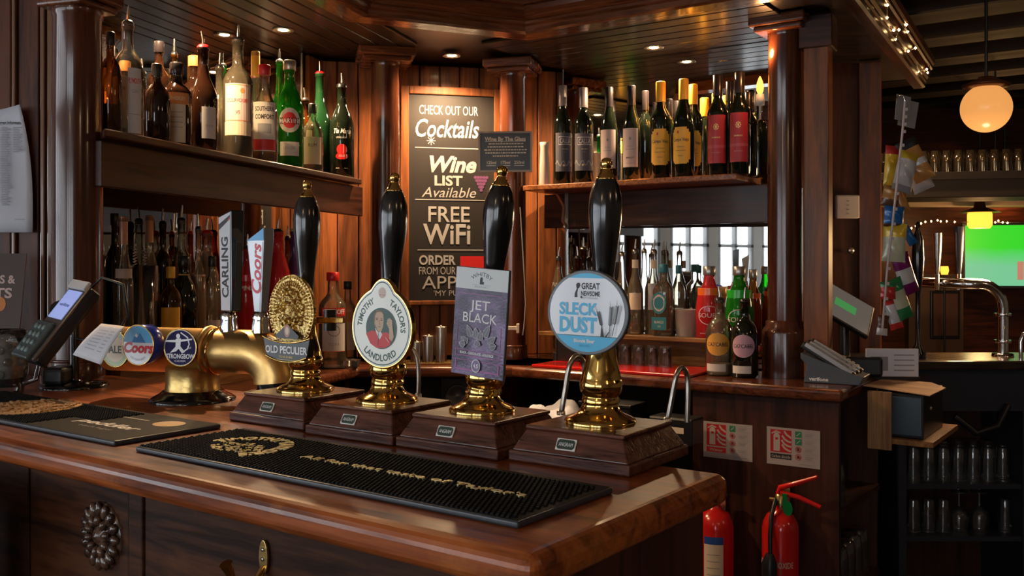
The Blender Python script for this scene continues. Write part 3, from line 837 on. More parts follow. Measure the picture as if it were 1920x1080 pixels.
# the brushed purple print
def purple_metal():
    m, nt, b = _nodes('purple_foil'); N, L = nt.nodes.new, nt.links.new
    tc = N('ShaderNodeTexCoord'); n = N('ShaderNodeTexNoise'); n.inputs['Scale'].default_value = 260; n.inputs['Detail'].default_value = 3
    L(tc.outputs['Object'], n.inputs['Vector']); n2 = N('ShaderNodeTexNoise'); n2.inputs['Scale'].default_value = 28; L(tc.outputs['Object'], n2.inputs['Vector'])
    r = N('ShaderNodeValToRGB'); r.color_ramp.elements[0].position = .4; r.color_ramp.elements[1].position = .65
    r.color_ramp.elements[0].color = (.045, .035, .060, 1); r.color_ramp.elements[1].color = (.15, .105, .19, 1)
    L(n2.outputs[0], r.inputs[0]); L(r.outputs[0], b.inputs['Base Color']); b.inputs['Metallic'].default_value = .25; b.inputs['Roughness'].default_value = .33
    bp = N('ShaderNodeBump'); bp.inputs['Strength'].default_value = .5; bp.inputs['Distance'].default_value = .001; L(n.outputs[0], bp.inputs['Height']); L(bp.outputs[0], b.inputs['Normal'])
    return m
PF = purple_metal(); PK = col('clip_pink', (.42, .10, .34), .4); PALE = col('clip_pale_grey', (.56, .60, .60), .35)
d = Draw(M=A)
d.rect(-hw+.001, -hh+.001, hw-.001, hh*.60, PF, 4); d.rect(-hw+.0008, hh*.60, hw-.0008, hh-.0008, PALE)
d.arc('WHITBY', 0, .0455, .0285, 90, .0062, INK, bold=.0, span=84)
d.poly([(-.0035, .0585), (.0045, .0585), (.0045, .0625), (.002, .0625), (.002, .067), (.001, .0695), (-.002, .0695), (-.003, .067)], INK)
d.text('BREWERY', 0, .0545, .0028, GREYINK, width=.026)
d.rect(-.018, .0572, -.006, .0576, GREYINK); d.rect(.006, .0572, .018, .0576, GREYINK)
d.text('JET', .001, .0265, .0145, WHITE, width=.036, bold=.005); d.text('BLACK', 0, .0070, .0145, WHITE, width=.066, bold=.005)
for x0, y0, x1, y1 in ((-.0385, .0425, .0385, .0432), (-.042, -.056, -.0412, -.004), (.0412, -.056, .042, -.004), (-.042, -.0755, .042, -.0735), (-.042, -.0755, -.040, -.060), (.040, -.0755, .042, -.060), (-.042, -.0535, .042, -.0525), (-.030, -.0082, .030, -.0078), (-.048, -.0600, .048, -.0592), (-.048, -.0445, .048, -.0438)):
    d.rect(x0, y0, x1, y1, PK)
GX = col('crystal_grey', (.42, .40, .46), .3); GD = col('crystal_dark', (.08, .07, .10), .3)
for cx_, cy_, a, L_ in ((-.022, -.032, 150, .013), (-.014, -.020, 120, .017), (-.004, -.022, 95, .014), (.004, -.024, 85, .012), (.013, -.018, 62, .018), (.022, -.028, 40, .015), (.026, -.034, 15, .010), (-.026, -.036, 170, .009), (0, -.034, 90, .008)):
    ca, sa = math.cos(R(a)), math.sin(R(a))
    q = [(-.006, 0), (-.004, L_*.6), (0, L_), (.0045, L_*.55), (.006, 0), (0, -.003)]
    pp = [(cx_+ca*y+sa*x, cy_+sa*y-ca*x) for x, y in q]
    d.poly(pp, GD); d.line(pp+[pp[0]], .0007, GX); d.line([pp[5], pp[2]], .0005, GX)
d.text('BLACK - CHOCOLATE - LIQUORICE', 0, -.0480, .0036, WHITE, bold=.03, width=.064)
d.ell(0, -.0665, .0085, .0100, PALE, 32, hole=.85); d.ell(0, -.0665, .0072, .0086, PF, 32); d.text('4.5', 0, -.0665, .0060, WHITE, bold=.02, width=.009)
d.build('printed_face', c)

t, T = hand_pull(*P2, 2.5, 'third hand pull from the right with round cream landlord clip', 'round')
M = clip_frame(t, 715, 609, .058, 3)
out_ = []
for i in range(72):
    a = 2*math.pi*i/72; r = .0680
    out_.append((r*.98*math.cos(a), r*math.sin(a)))
def bump(r, sc=1.0):
    q = []
    for i in range(96):
        a = 2*math.pi*i/96-math.pi/2; da = abs((a-math.pi/2+math.pi) % (2*math.pi)-math.pi)
        k = max(0, math.cos(min(da/.42, 1)*math.pi/2))**1.2*.0145
        q.append(((r+k)*math.cos(a), (r+k)*math.sin(a)))
    return q
M = M @ Matrix.Translation((0, 0, -.005))
c, A = outline_clip(t, M, bump(.0675), .010, BRASS); clip_bracket(t, M, 0)
d = Draw(M=A); CRM = col('clip_cream', (.74, .76, .68), .3, coat=.3); DGR = col('clip_dark_green', (.02, .075, .06), .4)
d.poly(bump(.0645), CRM); d.poly(bump(.0620), DGR); d.poly(bump(.0602), CRM)
d.arc('TIMOTHY', 0, -.001, .0485, 146, .0100, DGR, bold=.03, span=66); d.arc("TAYLOR'S", 0, -.001, .0485, 32, .0100, DGR, bold=.03, span=72)
d.arc('LANDLORD', 0, -.001, .0485, 270, .0105, DGR, bold=.03, span=88, inside=True)
d.ell(.0, .058, .0085, .009, col('clip_beige', (.66, .55, .48), .5)); d.text('EST 1858', 0, .0545, .002, REDP, width=.012)
d.ell(.001, -.001, .0345, .0340, DGR, 48)
SK = col('drawn_skin', (.62, .46, .33), .6); SKD = col('drawn_shade', (.28, .18, .12), .6)
d.poly([(-.0330, -.012), (-.020, -.006), (.002, -.008), (.014, -.006), (.024, -.012), (.022, -.026), (.010, -.0325), (-.008, -.0338), (-.022, -.028)], REDP)
d.poly([(-.013, -.002), (-.004, -.001), (.004, -.011), (-.002, -.020), (-.008, -.012)], WHITE)
d.poly([(-.016, .012), (-.0145, .021), (-.009, .0265), (-.001, .0275), (.0045, .023), (.0058, .012), (.0050, .002), (.0015, -.006), (-.004, -.0080), (-.0100, -.004), (-.014, .004)], SK)
d.poly([(-.0165, .012), (-.016, .022), (-.010, .028), (-.001, .029), (.004, .025), (-.002, .0262), (-.010, .0250), (-.0135, .019), (-.0135, .008)], SKD)
d.line([(-.0115, .0150), (-.0070, .0155)], .0009, INK); d.line([(-.0008, .0152), (.0035, .0148)], .0009, INK)
d.line([(-.0108, .0128), (-.0072, .0128)], .0011, INK); d.line([(-.0005, .0128), (.0030, .0126)], .0011, INK)
d.line([(-.0035, .0125), (-.0028, .0060), (-.0010, .0056)], .0008, SKD); d.line([(-.0055, .0015), (.0005, .0018)], .0010, SKD)
d.line([(-.0120, .004), (-.007, -.0055), (-.002, -.0070)], .0009, SKD)
d.poly([(.013, .008), (.015, .016), (.020, .018), (.0255, .014), (.0265, .004), (.030, -.012), (.026, -.020), (.020, -.016), (.019, .0)], SK)
for k in range(4): d.line([(.0150, .0120-k*.0026), (.0205, .0125-k*.0026)], .0005, SKD)
d.line([(-.004, -.009), (-.006, -.030)], .0010, GREYINK); d.line([(.012, -.014), (.020, -.022)], .0010, WHITE)
d.build('printed_face', c)

t, T = hand_pull(*P1, .6, 'leftmost hand pull with oval embossed brass old peculier clip', 'oval')
M = clip_frame(t, 545, 597, .045, 0)
t_ = t
EO = [(.0585*math.cos(2*math.pi*i/64), .012+.066*math.sin(2*math.pi*i/64)) for i in range(64)]
c, A = outline_clip(t, M, EO, .008, BRASS_E); clip_bracket(t, M, 0)
mb = MB(); random.seed(11)
def knob(x, y, r, h, sx=1, sy=1, rot=0): mb.lathe([(r, 0), (r*.8, h*.6), (r*.4, h*.95), (0, h)], 8, M=A @ Matrix.Translation((x, y, 0)) @ Matrix.Rotation(rot, 4, 'Z') @ Matrix.Diagonal((sx, sy, 1, 1)))
for i in range(60):
    a = 2*math.pi*i/60; knob(.0545*math.cos(a), .012+.062*math.sin(a), .0024, .003, 1, 1)
for i in range(34):
    a = R(-20)+R(220)*i/33; knob(.044*math.cos(a), .012+.051*math.sin(a), .0036, .0035, .5, 1.5, a+math.pi/2)
for i in range(130):
    a = random.uniform(0, 6.28); r = math.sqrt(random.random())
    knob(.034*r*math.cos(a), .016+.040*r*math.sin(a), random.uniform(.0025, .006), random.uniform(.003, .007), random.uniform(.5, 1), random.uniform(.8, 1.8), random.uniform(-.5, .5))
knob(0, .034, .011, .010, 1, 1.2); knob(0, .014, .012, .010, 1, 1.7); knob(-.013, .006, .006, .009, 1, 2.4, .3); knob(.013, .006, .006, .009, 1, 2.4, -.3)
mb.build('relief', BRASS_E, t)
d = Draw(M=A, base=.0085)
d.poly([(-.030, -.030), (-.012, -.018), (0, -.010), (.012, -.018), (.030, -.030), (.028, -.036), (-.028, -.036)], BLACK); d.ell(0, -.022, .0075, .0115, col('badge_pink', (.50, .26, .22), .5)); d.ell(0, -.022, .0045, .007, CREAM)
d.build('printed_face', c)
band = []
for i in range(21):
    x = -.062+.124*i/20; band.append((x, -.033-.010*(1-(x/.062)**2)))
low = [(x*.86, y-.034) for x, y in band][::-1]
cb = MB().prism(band+low, -.004, .011, M=A).build('name_band', [col('band_black', (.012, .012, .010), .3)], t, bevel=.0015)
MB().tube([A @ Vector((x, y, .0115)) for x, y in band], .0016, 8).build('band_rim', BRASS, t)
MB().tube([A @ Vector((x, y, .0115)) for x, y in low], .0016, 8).build('band_rim', BRASS, t)
d = Draw(M=A, base=.0115)
k = [(x, -.060-.010*(1-(x/.062)**2)) for x in [i*.0058-.058 for i in range(20)]]
d.text('THEAKSTON', .002, -.0385, .0065, GOLDT, bold=.02, width=.050)
d.text('OLD PECULIER', .0, -.0555, .0125, WHITE, bold=.03, width=.108)
d.text('YORKSHIRE', .0, -.0680, .0040, GOLDT, width=.036)
d.rect(-.040, -.0735, .040, -.0728, GOLDT)
d.build('lettering', cb)
# tap lever and tube behind: bent steel risers behind the pumps
def riser(pts, r, label):
    t = thing('steel_spout', label, 'beer spout', pts[0], 0, 'bent steel spouts behind the hand pulls')
    p0 = Vector(pts[0]); P = [Vector(p)-p0 for p in pts]
    # smooth
    Q = []
    for i in range(len(P)-1):
        a, b_, c_, d_ = P[max(i-1, 0)], P[i], P[i+1], P[min(i+2, len(P)-1)]
        for k in range(6):
            u = k/6
            Q.append(.5*((2*b_)+(c_-a)*u+(2*a-5*b_+4*c_-d_)*u*u+(3*b_-a-3*c_+d_)*u**3))
    Q.append(P[-1])
    MB().tube(Q, r, 12).build('tube', STEEL, t)
    MB().lathe([(r*1.6, 0), (r*1.6, .006), (r*1.1, .008)], 16).build('collar', STEEL, t)
def pp(px, py, Y): return ((px-CX)/F*Y, Y, pz(py, Y))
riser([pp(1251, 792, 1.46), pp(1260, 745, 1.46), pp(1268, 705, 1.46), pp(1278, 690, 1.47), pp(1288, 703, 1.48), pp(1290, 740, 1.48), pp(1288, 792, 1.48)], .0042, 'bent steel spout behind the front hand pull, right side')
riser([pp(1052, 778, 1.56), pp(1060, 730, 1.56), pp(1068, 685, 1.56), pp(1081, 668, 1.57), pp(1094, 680, 1.58), pp(1097, 720, 1.58), pp(1096, 778, 1.58)], .0045, 'bent steel spout between the jet black and sleck dust pumps')
riser([pp(757, 662, 1.80), pp(770, 653, 1.80), pp(781, 668, 1.80), pp(785, 700, 1.80), pp(784, 745, 1.80)][::-1], .0042, 'bent steel spout right of the cream landlord clip')
riser([pp(877, 755, 1.68), pp(884, 720, 1.68), pp(892, 690, 1.68), pp(903, 676, 1.69), pp(912, 690, 1.70), pp(914, 755, 1.70)], .0042, 'bent steel spout mostly hidden behind the jet black clip')
t = thing('clip_lever', 'black pipe clamp behind the leftmost pump', 'clamp', pp(607, 600, 1.80), 0)
MB().box(-.03, .04, -.012, .012, -.006, .006).build('bar', BRASS, t, bevel=.002); MB().lathe([(.012, -.02), (.012, .02)], 16, M=Matrix.Translation((.012, 0, 0))).build('knob', BLACK, t)
# ================================================================== BOTTLES
PROF = {
 'wine': [(.92, 0), (1, .01), (1, .60), (.97, .635), (.80, .69), (.52, .74), (.40, .78), (.37, .84), (.36, .955), (.41, .957), (.41, .985), (.37, 1)],
 'burg': [(.92, 0), (1, .01), (1, .50), (.94, .57), (.75, .67), (.50, .76), (.39, .83), (.36, .955), (.41, .957), (.41, .985), (.37, 1)],
 'spirit': [(.92, 0), (1, .012), (1, .62), (.97, .66), (.82, .71), (.50, .76), (.38, .79), (.36, .85), (.36, .97), (.42, .972), (.42, 1)],
 'long': [(.92, 0), (1, .012), (1, .50), (.95, .55), (.70, .64), (.45, .72), (.37, .80), (.36, .97), (.42, .972), (.42, 1)],
 'round': [(.85, 0), (1, .03), (1, .45), (.98, .56), (.86, .66), (.60, .73), (.36, .77), (.31, .82), (.31, .96), (.37, .965), (.37, 1)],
 'vermouth': [(.92, 0), (1, .012), (1, .52), (.94, .60), (.72, .70), (.46, .77), (.38, .83), (.37, .97), (.42, .972), (.42, 1)],
 'cone': [(.92, 0), (1, .012), (.98, .45), (.88, .60), (.62, .72), (.45, .79), (.38, .86), (.36, .97), (.42, .972), (.42, 1)],
}
CAPB = col('black_cap', (.012, .011, .012), .3); CAPR = col('red_cap', (.50, .015, .02), .3); SPOUT = col('pourer_steel', (.62, .60, .56), .22, 1)
def bottle(xy, z, H, r, shape, gm, label, group, name='bottle', liquid=None, cap=None, marks=None, face=-90, sq=0, rot=0, cat='bottle', lev=.55, sub=None):
    """H counts the cap or pourer; cap = (kind, material); marks = list of drawing calls on the label"""
    t = thing(name, label, cat, (xy[0], xy[1], z), rot, group)
    kind = cap[0] if cap else None
    hb = H - (.048 if kind == 'pourer' else (.006 if kind in ('cap', 'capsule') else 0))
    P = [(a*r, b*hb+.0004) for a, b in PROF[shape]]
    sqs = [sq if b < .68 else 0 for a, b in PROF[shape]] if sq else None
    mb = MB().lathe(P, 28, sq=sqs); mb.build('glass_body', gm, t)
    nr = P[-3][0]
    if liquid:
        q = []
        for (a, b) in P:
            if b < lev*hb: q.append((a-.0022 if a > .004 else a, b+.002))
        q.append((q[-1][0], lev*hb)); MB().lathe(q, 24, sq=([sq]*len(q) if sq else None)).build('liquid', liquid, t)
    zt = hb
    if kind == 'capsule':
        MB().lathe([(nr*1.12, zt*.80), (nr*1.12, zt+.002), (nr*1.0, zt+.005), (0, zt+.006)], 20).build('foil_cap', cap[1], t)
    elif kind == 'cap':
        MB().lathe([(nr*1.22, zt-.028), (nr*1.25, zt-.027), (nr*1.25, zt+.003), (nr*1.1, zt+.006), (0, zt+.006)], 20).build('cap', cap[1], t)
    elif kind == 'pourer':
        MB().lathe([(nr*1.15, zt-.008), (nr*1.15, zt+.004), (nr*.8, zt+.010), (.004, zt+.012)], 16).build('pourer_collar', cap[1], t)
        a = random.uniform(-.10, .10)
        MB().tube([(0, 0, zt+.010), (.0, 0, zt+.024), (a*.06, 0, zt+.050)], [.0048, .0042, .0026], 10).build('pourer_spout', SPOUT, t)
    if marks:
        bodyr = r*1.0 if not sq else r*(1-sq*.0)
        if sq: warp = None; dd = Draw(M=Matrix.Rotation(R(face+90), 4, 'Z') @ Matrix.Translation((0, -r*1.002, 0)) @ UP)
        else:
            f = cyl(r*1.001, face); dd = Draw(M=Matrix.Identity(4), warp=f)
        dd.H = hb; dd.r = r; marks(dd, hb, r); dd.build('label', t)
    return t
PLACED = []
def fit(fr, px, d, wpx, lo, hi, zb):
    """slide a bottle along its sight line until it stands clear of its neighbours"""
    for k in range(12):
        wq = wpx*(1-.035*k)
        for st in range(0, 40):
            for sg in (1, -1):
                dd = d+sg*st*.006
                p = fr.xy(px, dd); r = wq/2/F*p[1]
                if dd < lo+r or dd > hi-r: continue
                if all(math.hypot(p[0]-a, p[1]-b) > r+c+.001 or abs(z-zb) > .2 for a, b, c, z in PLACED):
                    PLACED.append((p[0], p[1], r, zb)); return dd, r
    p = fr.xy(px, d); PLACED.append((p[0], p[1], wpx*.3/F*p[1], zb)); return d, wpx*.3/F*p[1]
def on(fr, px, d, zb, py): p = fr.xy(px, d); return (p[0], p[1]), pz(py, p[1])-zb
def face_at(xy, off=0):
    """angle that turns a label to the drinkers' side"""
    return math.degrees(math.atan2(-xy[1], -xy[0]))+off
LW = col('label_white', (.60, .56, .54), .6); LC = col('label_cream', (.62, .50, .36), .6); LY = col('label_yellow', (.78, .42, .04), .5)
LG = col('label_slate', (.085, .080, .105), .6); LR = col('label_red', (.42, .022, .035), .5); LPK = col('label_pinkish', (.58, .44, .40), .6)
YC = col('yellow_foil', (.80, .40, .03), .4, coat=.2); GC = col('grey_foil', (.20, .17, .18), .35, .3); BLKF = col('black_foil', (.02, .016, .018), .25, .2)
ORL = col('label_orange', (.60, .22, .06), .6)
# ---- wine
def callia(d, H, r):
    d.rect(-r*1.15, H*.13, r*1.15, H*.52, LG)
    d.text('CALLIA', 0, H*.44, H*.05, LW, bold=.01, width=r*1.25)
    for a in ((-r*.75, H*.475, r*.75, H*.482), (-r*.75, H*.398, r*.75, H*.405), (-r*.75, H*.40, -r*.73, H*.48), (r*.73, H*.40, r*.75, H*.48)): d.rect(*a, LW)
    d.text('MALBEC', 0, H*.355, H*.014, LC, width=r*.7); d.text('2019', 0, H*.325, H*.012, GREYINK, width=r*.35)
    pts = [(-r*1.1+2.2*r*i/12, H*(.21+.03*math.sin(i*1.7))) for i in range(13)]
    d.line(pts, H*.012, GREYINK); d.ell(-r*.2, H*.19, H*.012, H*.012, GOLDT, 12)
def whitel(d, H, r):
    d.rect(-r*.95, H*.14, r*.95, H*.55, LPK); d.ell(0, H*.44, H*.012, H*.016, GREYINK, 12)
    d.text('RESERVA', 0, H*.36, H*.014, GREYINK, width=r*.7); d.rect(-r*.5, H*.325, r*.5, H*.33, GREYINK); d.text('MERLOT', 0, H*.24, H*.018, INK, bold=.02, width=r*.9)
    d.rect(-r*.5, H*.18, r*.5, H*.184, GREYINK)
def campo(d, H, r):
    d.poly([(-r*.9, H*.16), (-r*.45, H*.14), (0, H*.138), (r*.6, H*.14), (r*.92, H*.18), (r*.92, H*.46), (r*.6, H*.51), (0, H*.512), (-r*.6, H*.51), (-r*.9, H*.47)][::1], LY) if not d.warp else None
    for x0, x1, a, b in ((-.95, -.80, .17, .46), (-.80, -.62, .15, .49), (-.62, .60, .138, .512), (.60, .78, .15, .49), (.78, .95, .18, .46)): d.rect(r*x0, H*a, r*x1, H*b, LY); d.z -= d.step
    d.z += d.step
    d.ell(-r*.25, H*.46, H*.010, H*.015, REDP, 12); d.text('Campo Viejo', 0, H*.385, H*.035, INK, bold=.02, width=r*1.6); d.text('TEMPRANILLO', 0, H*.31, H*.012, INK, width=r*.8)
    d.rect(-r*.5, H*.27, r*.5, H*.274, INK); d.text('RIOJA', 0, H*.22, H*.012, INK, width=r*.5)
def redl(d, H, r):
    d.rect(-r*.95, H*.12, r*.95, H*.60, LR)
    for k in range(8):
        a = k*math.pi/4; d.ell(H*.022*math.cos(a), H*.48+H*.026*math.sin(a), H*.006, H*.008, GOLDT, 8)
    d.ell(0, H*.48, H*.009, H*.016, GOLDT, 12); d.text('SHIRAZ', 0, H*.375, H*.014, GOLDT, bold=.02, width=r*.8)
    d.rect(-r*.95, H*.27, r*.95, H*.30, col('label_red_pale', (.50, .07, .09), .5)); d.text('SOUTH AFRICA', 0, H*.225, H*.010, LPK, width=r*.8)
d1 = .075
for px, top, shp, gm, capm, mk, lab, wpx, dd in (
    (1055, 160, 'wine', WINEG, GC, callia, 'wine bottle with dark slate callia label, leftmost on the wine shelf', 35, .07),
    (1094, 164, 'wine', WINEG, GC, callia, 'wine bottle with dark slate callia label, second from the shelf left end', 37, .07),
    (1142, 163, 'burg', WINEG, BLKF, whitel, 'wine bottle with pale label and black cap, beside the slate labelled pair', 34, .07),
    (1184, 160, 'burg', WINEG, BLKF, whitel, 'wine bottle with pale label and black cap, beside the yellow labelled pair', 34, .07),
    (1210, 170, 'wine', WINEG, BLKF, None, 'unlabelled dark wine bottle standing behind the pale labelled pair', 30, .17),
    (1239, 153, 'wine', WINEG, YC, campo, 'yellow topped wine bottle with octagonal yellow label, left of its pair', 40, .07),
    (1282, 148, 'burg', WINEG, YC, campo, 'yellow topped wine bottle with octagonal yellow label, right of its pair', 40, .07),
    (1300, 158, 'wine', WINEG, YC, campo, 'yellow topped wine bottle standing behind the yellow labelled pair', 36, .17),
    (1346, 140, 'wine', WINEG, BLKF, redl, 'wine bottle with tall red label, left of the red pair', 40, .07),
    (1387, 134, 'wine', WINEG, BLKF, redl, 'wine bottle with tall red label, right of the red pair', 40, .07),
    (1368, 152, 'wine', WINEG, BLKF, None, 'dark wine bottle standing behind the red labelled pair', 32, .17),
    (1404, 172, 'wine', WINEG, BLKF, None, 'plain dark wine bottle at the right end of the wine shelf', 34, .09)):
    dd, rr_ = fit(FR, px, dd, wpx, .005, .275, SHF_Z)
    p, H = on(FR, px, dd, SHF_Z, top); Yb = p[1]
    f = face_at(p, {1055: 18, 1094: 8, 1142: -10, 1184: -10, 1239: -4, 1282: -18, 1346: -10, 1387: -8}.get(px, 0))
    bottle(p, SHF_Z, H, rr_, shp, gm, lab, 'wine bottles on the right shelf', 'wine_bottle', cap=('capsule', capm), marks=mk, face=f)
p, H = on(FR, 1021, .06, SHF_Z, 267)
t = thing('vase', 'tall narrow white vase at the left end of the wine shelf', 'vase', (*p, SHF_Z), 0)
MB().lathe([(.022, 0), (.023, .004), (.021, H*.5), (.0175, H*.86), (.0185, H*.90), (.021, H), (.018, H), (.015, H*.9), (.015, H*.5), (0, H*.49)], 24).build('body', col('white_ceramic', (.62, .52, .45), .35), t)

# ---- left upper shelf
def L_(d, H, r, z0, z1, w, mat, *txt):
    d.rect(-r*w, H*z0, r*w, H*z1, mat)
    for s_, zc, h, wd, m in txt: d.text(s_, 0, H*zc, H*h, m, bold=.015, width=r*wd)
g = 'spirit bottles on the left shelf'
AMB = col('amber_spirit', (.30, .10, .015), .1); DKL = col('dark_liqueur', (.02, .008, .005), .1); PALEQ = col('pale_spirit', (.55, .50, .36), .1); REDQ = col('red_liqueur', (.45, .02, .02), .15)
QUEUE = []
def LB(*a, **k): QUEUE.append((a, k))
def flush():
    for a, k in sorted(QUEUE, key=lambda q: (q[0][3] > .11, -q[0][2])): LB_(*a, **k)
    QUEUE.clear()
def LB_(px, top, wpx, d_, shape, gm, lab, **k):
    zz = k.pop('zb', SHF_Z)
    d_, rr_ = fit(FL, px, d_, wpx, .01 if zz > 1.6 else .13, .31, zz)
    p, H = on(FL, px, d_, zz, top); zb = k.pop('z', SHF_Z)
    off = k.pop('off', 0)
    return bottle(p, zb, H, rr_, shape, gm, lab, k.pop('group', g), face=face_at(p, off), **k)
LB(207, 60, 42, .10, 'round', G_AMBER, 'squat clear bottle of amber spirit half hidden by the left column', liquid=DKL, cap=('cap', CAPB), lev=.3)
def plym(d, H, r): d.rect(-r*.95, H*.08, r*.05, H*.52, LC); d.rect(r*.1, H*.04, r*.95, H*.60, LW); d.text('PLYMOUTH', r*.52, H*.49, H*.045, REDP, bold=.02, width=r*.8); d.text('GIN', r*.52, H*.40, H*.03, GREYINK, width=r*.4); d.rect(r*.15, H*.2, r*.9, H*.205, GREYINK); d.text('SLOE GIN', -r*.45, H*.42, H*.03, INK, width=r*.8)
LB(240, 12, 60, .085, 'round', G_CLEAR, 'large clear gin bottle with white label and steel pourer beside the left column', cap=('pourer', CAPB), marks=plym, lev=.18, liquid=PALEQ, off=-6)
LB(298, 78, 42, .20, 'spirit', BROWNG, 'tall brown bottle behind, between the gin and the banner labelled bottle', cap=('cap', BLKF))
LB(294, 120, 50, .09, 'round', BROWNG, 'round shouldered brown bottle just right of the large gin bottle', cap=('cap', CAPB))
def jam(d, H, r): d.rect(-r*.5, H*.04, r*.6, H*.50, LC); d.rect(-r*.75, H*.50, r*.85, H*.64, ORL); d.text('WHISKEY', 0, H*.57, H*.045, LC, bold=.02, width=r*1.2); [d.rect(-r*.35, H*z, r*.4, H*(z+.008), GREYINK) for z in (.4, .34, .28, .22)]
LB(331, 118, 56, .07, 'spirit', BROWNG, 'dark bottle with an orange banner over a cream label', cap=('cap', BLKF), marks=jam)
LB(327, 74, 30, .21, 'long', G_AMBER, 'slim reddish brown bottle standing behind the banner labelled one', cap=('pourer', CAPB), liquid=AMB)
def wl_(d, H, r): d.rect(-r*.1, H*.12, r*.95, H*.42, LW); d.text('VERMOUTH', r*.42, H*.24, H*.02, GREYINK, width=r*.6)
LB(381, 60, 54, .07, 'long', BROWNG, 'dark bottle with red neck and small white label set to one side', cap=('pourer', CAPR), marks=wl_)
LB(364, 105, 56, .19, 'round', BROWNG, 'wide dark bottle behind, left of the red necked bottle', cap=('cap', ORL))
LB(412, 100, 40, .17, 'long', G_CLEAR, 'clear pale bottle behind the rum, with thin neck', liquid=PALEQ, cap=('pourer', CAPB))
def cour(d, H, r): d.rect(-r*.95, H*.19, r*.95, H*.30, LC); d.rect(-r*.9, H*.30, r*.9, H*.62, LPK); d.ell(r*.3, H*.56, H*.018, H*.022, ORL, 14); d.text('COURVOISIER', 0, H*.48, H*.03, REDP, width=r*1.5); d.text('VS', 0, H*.38, H*.03, REDP, width=r*.3); [d.rect(*q, ORL) for q in ((-r*.85, H*.605, r*.85, H*.610), (-r*.85, H*.31, r*.85, H*.315))]
LB(446, 48, 56, .08, 'spirit', G_CLEAR, 'tall clear bottle with large pinkish label and steel pourer under the shelf lamp', cap=('pourer', CAPB), marks=cour, liquid=DKL, lev=.2)
LB(479, 96, 40, .19, 'long', G_CLEAR, 'clear bottle with yellow neck band behind the southern comfort', cap=('capsule', LY), liquid=PALEQ)
def soco(d, H, r): d.rect(-r*.9, H*.12, r*.9, H*.62, LW); d.text('SOUTHERN', 0, H*.55, H*.045, INK, bold=.03, width=r*1.45); d.text('COMFORT', 0, H*.47, H*.045, INK, bold=.03, width=r*1.45); d.poly([(-r*.5, H*.30), (r*.3, H*.30), (r*.6, H*.40), (-r*.1, H*.42)], GREYINK) if 0 else d.rect(-r*.5, H*.30, r*.5, H*.40, GREYINK); d.rect(-r*.9, H*.13, r*.9, H*.24, REDP)
LB(496, 122, 50, .07, 'long', G_CLEAR, 'clear southern comfort bottle with white and red label and red cap', cap=('cap', CAPR), marks=soco, liquid=AMB, lev=.12)
LB(524, 92, 34, .20, 'long', G_GREEN, 'green bottle standing behind, left of the martini bottle', cap=('pourer', CAPB))
def mart(d, H, r):
    d.ell(0, H*.44, r*.78, H*.115, LW); d.ell(0, H*.44, r*.5, H*.075, REDP); d.rect(-r*.85, H*.405, r*.85, H*.465, BLACK); d.text('MARTINI', 0, H*.435, H*.038, WHITE, bold=.02, width=r*1.5)
    d.rect(-r*.7, H*.11, r*.7, H*.24, LW); d.text('EXTRA DRY', 0, H*.18, H*.025, GREYINK, width=r*.9)
LB(543, 114, 52, .07, 'vermouth', G_GREEN, 'bright green martini bottle with round white label', cap=('cap', col('silver_cap', (.45, .42, .36), .3, .8)), marks=mart, lev=.5, liquid=col('green_vermouth', (.01, .12, .01), .2))
LB(572, 165, 36, .16, 'spirit', G_AMBER, 'short amber bottle behind, right of the martini bottle', cap=('pourer', CAPB), liquid=AMB, marks=lambda d, H, r: L_(d, H, r, .2, .6, .8, LC))
def lbl2(d, H, r): d.rect(-r*.9, H*.12, r*.9, H*.52, LC); d.text('RUM', 0, H*.4, H*.05, INK, width=r*.8)
LB(586, 195, 40, .07, 'round', G_CLEAR, 'small clear bottle of dark spirit with cream label near the coffee liqueur', cap=('cap', CAPB), marks=lbl2, liquid=DKL, lev=.35)
LB(600, 116, 44, .15, 'long', GREENG, 'tall dark green bottle with red neck band and steel pourer', cap=('pourer', CAPR))
def tia(d, H, r): d.text('Tia Maria', 0, H*.50, H*.05, LW, bold=.02, shear=.25, width=r*1.5); d.text('COFFEE LIQUEUR', 0, H*.43, H*.016, LW, width=r*.9); d.ell(0, H*.30, r*.42, H*.06, REDG); d.ell(0, H*.23, r*.5, H*.035, REDG); d.text('COLD', 0, H*.235, H*.02, LW, width=r*.5); d.rect(-r*.5, H*.10, -r*.2, H*.105, LW); d.rect(r*.2, H*.10, r*.5, H*.105, LW)
LB(641, 138, 46, .07, 'vermouth', WINEG, 'black coffee liqueur bottle with white and red print at the shelf right end', cap=('pourer', CAPB), marks=tia)

flush()
# ---- left lower niche (on the riser behind the font)
g = 'bottles behind the beer font'
ZL = LZ
def LL(px, top, wpx, d_, shape, gm, lab, **k): return LB(px, top, wpx, d_, shape, gm, lab, zb=ZL, z=ZL, group='bottles behind the beer font', **k)
COPR = col('copper_foil', (.50, .26, .18), .4, .3)
dm, rm = fit(FL, 262, .17, 56, .12, .31, LZ)
LL(215, 400, 34, .19, 'spirit', BROWNG, 'dark bottle at the far left of the lower niche, by the column', cap=('cap', CAPB))
LL(232, 405, 36, .15, 'long', G_CLEAR, 'clear bottle with copper neck foil, left of the mixing glass', cap=('capsule', COPR), liquid=DKL, lev=.3, marks=lambda d, H, r: L_(d, H, r, .55, .62, .9, LW))
LL(280, 403, 38, .15, 'long', G_CLEAR, 'clear bottle with copper neck foil behind the mixing glass', cap=('capsule', COPR), liquid=PALEQ, lev=.4, marks=lambda d, H, r: L_(d, H, r, .35, .62, .9, LPK, ('GIN', .5, .05, .8, GREYINK)))
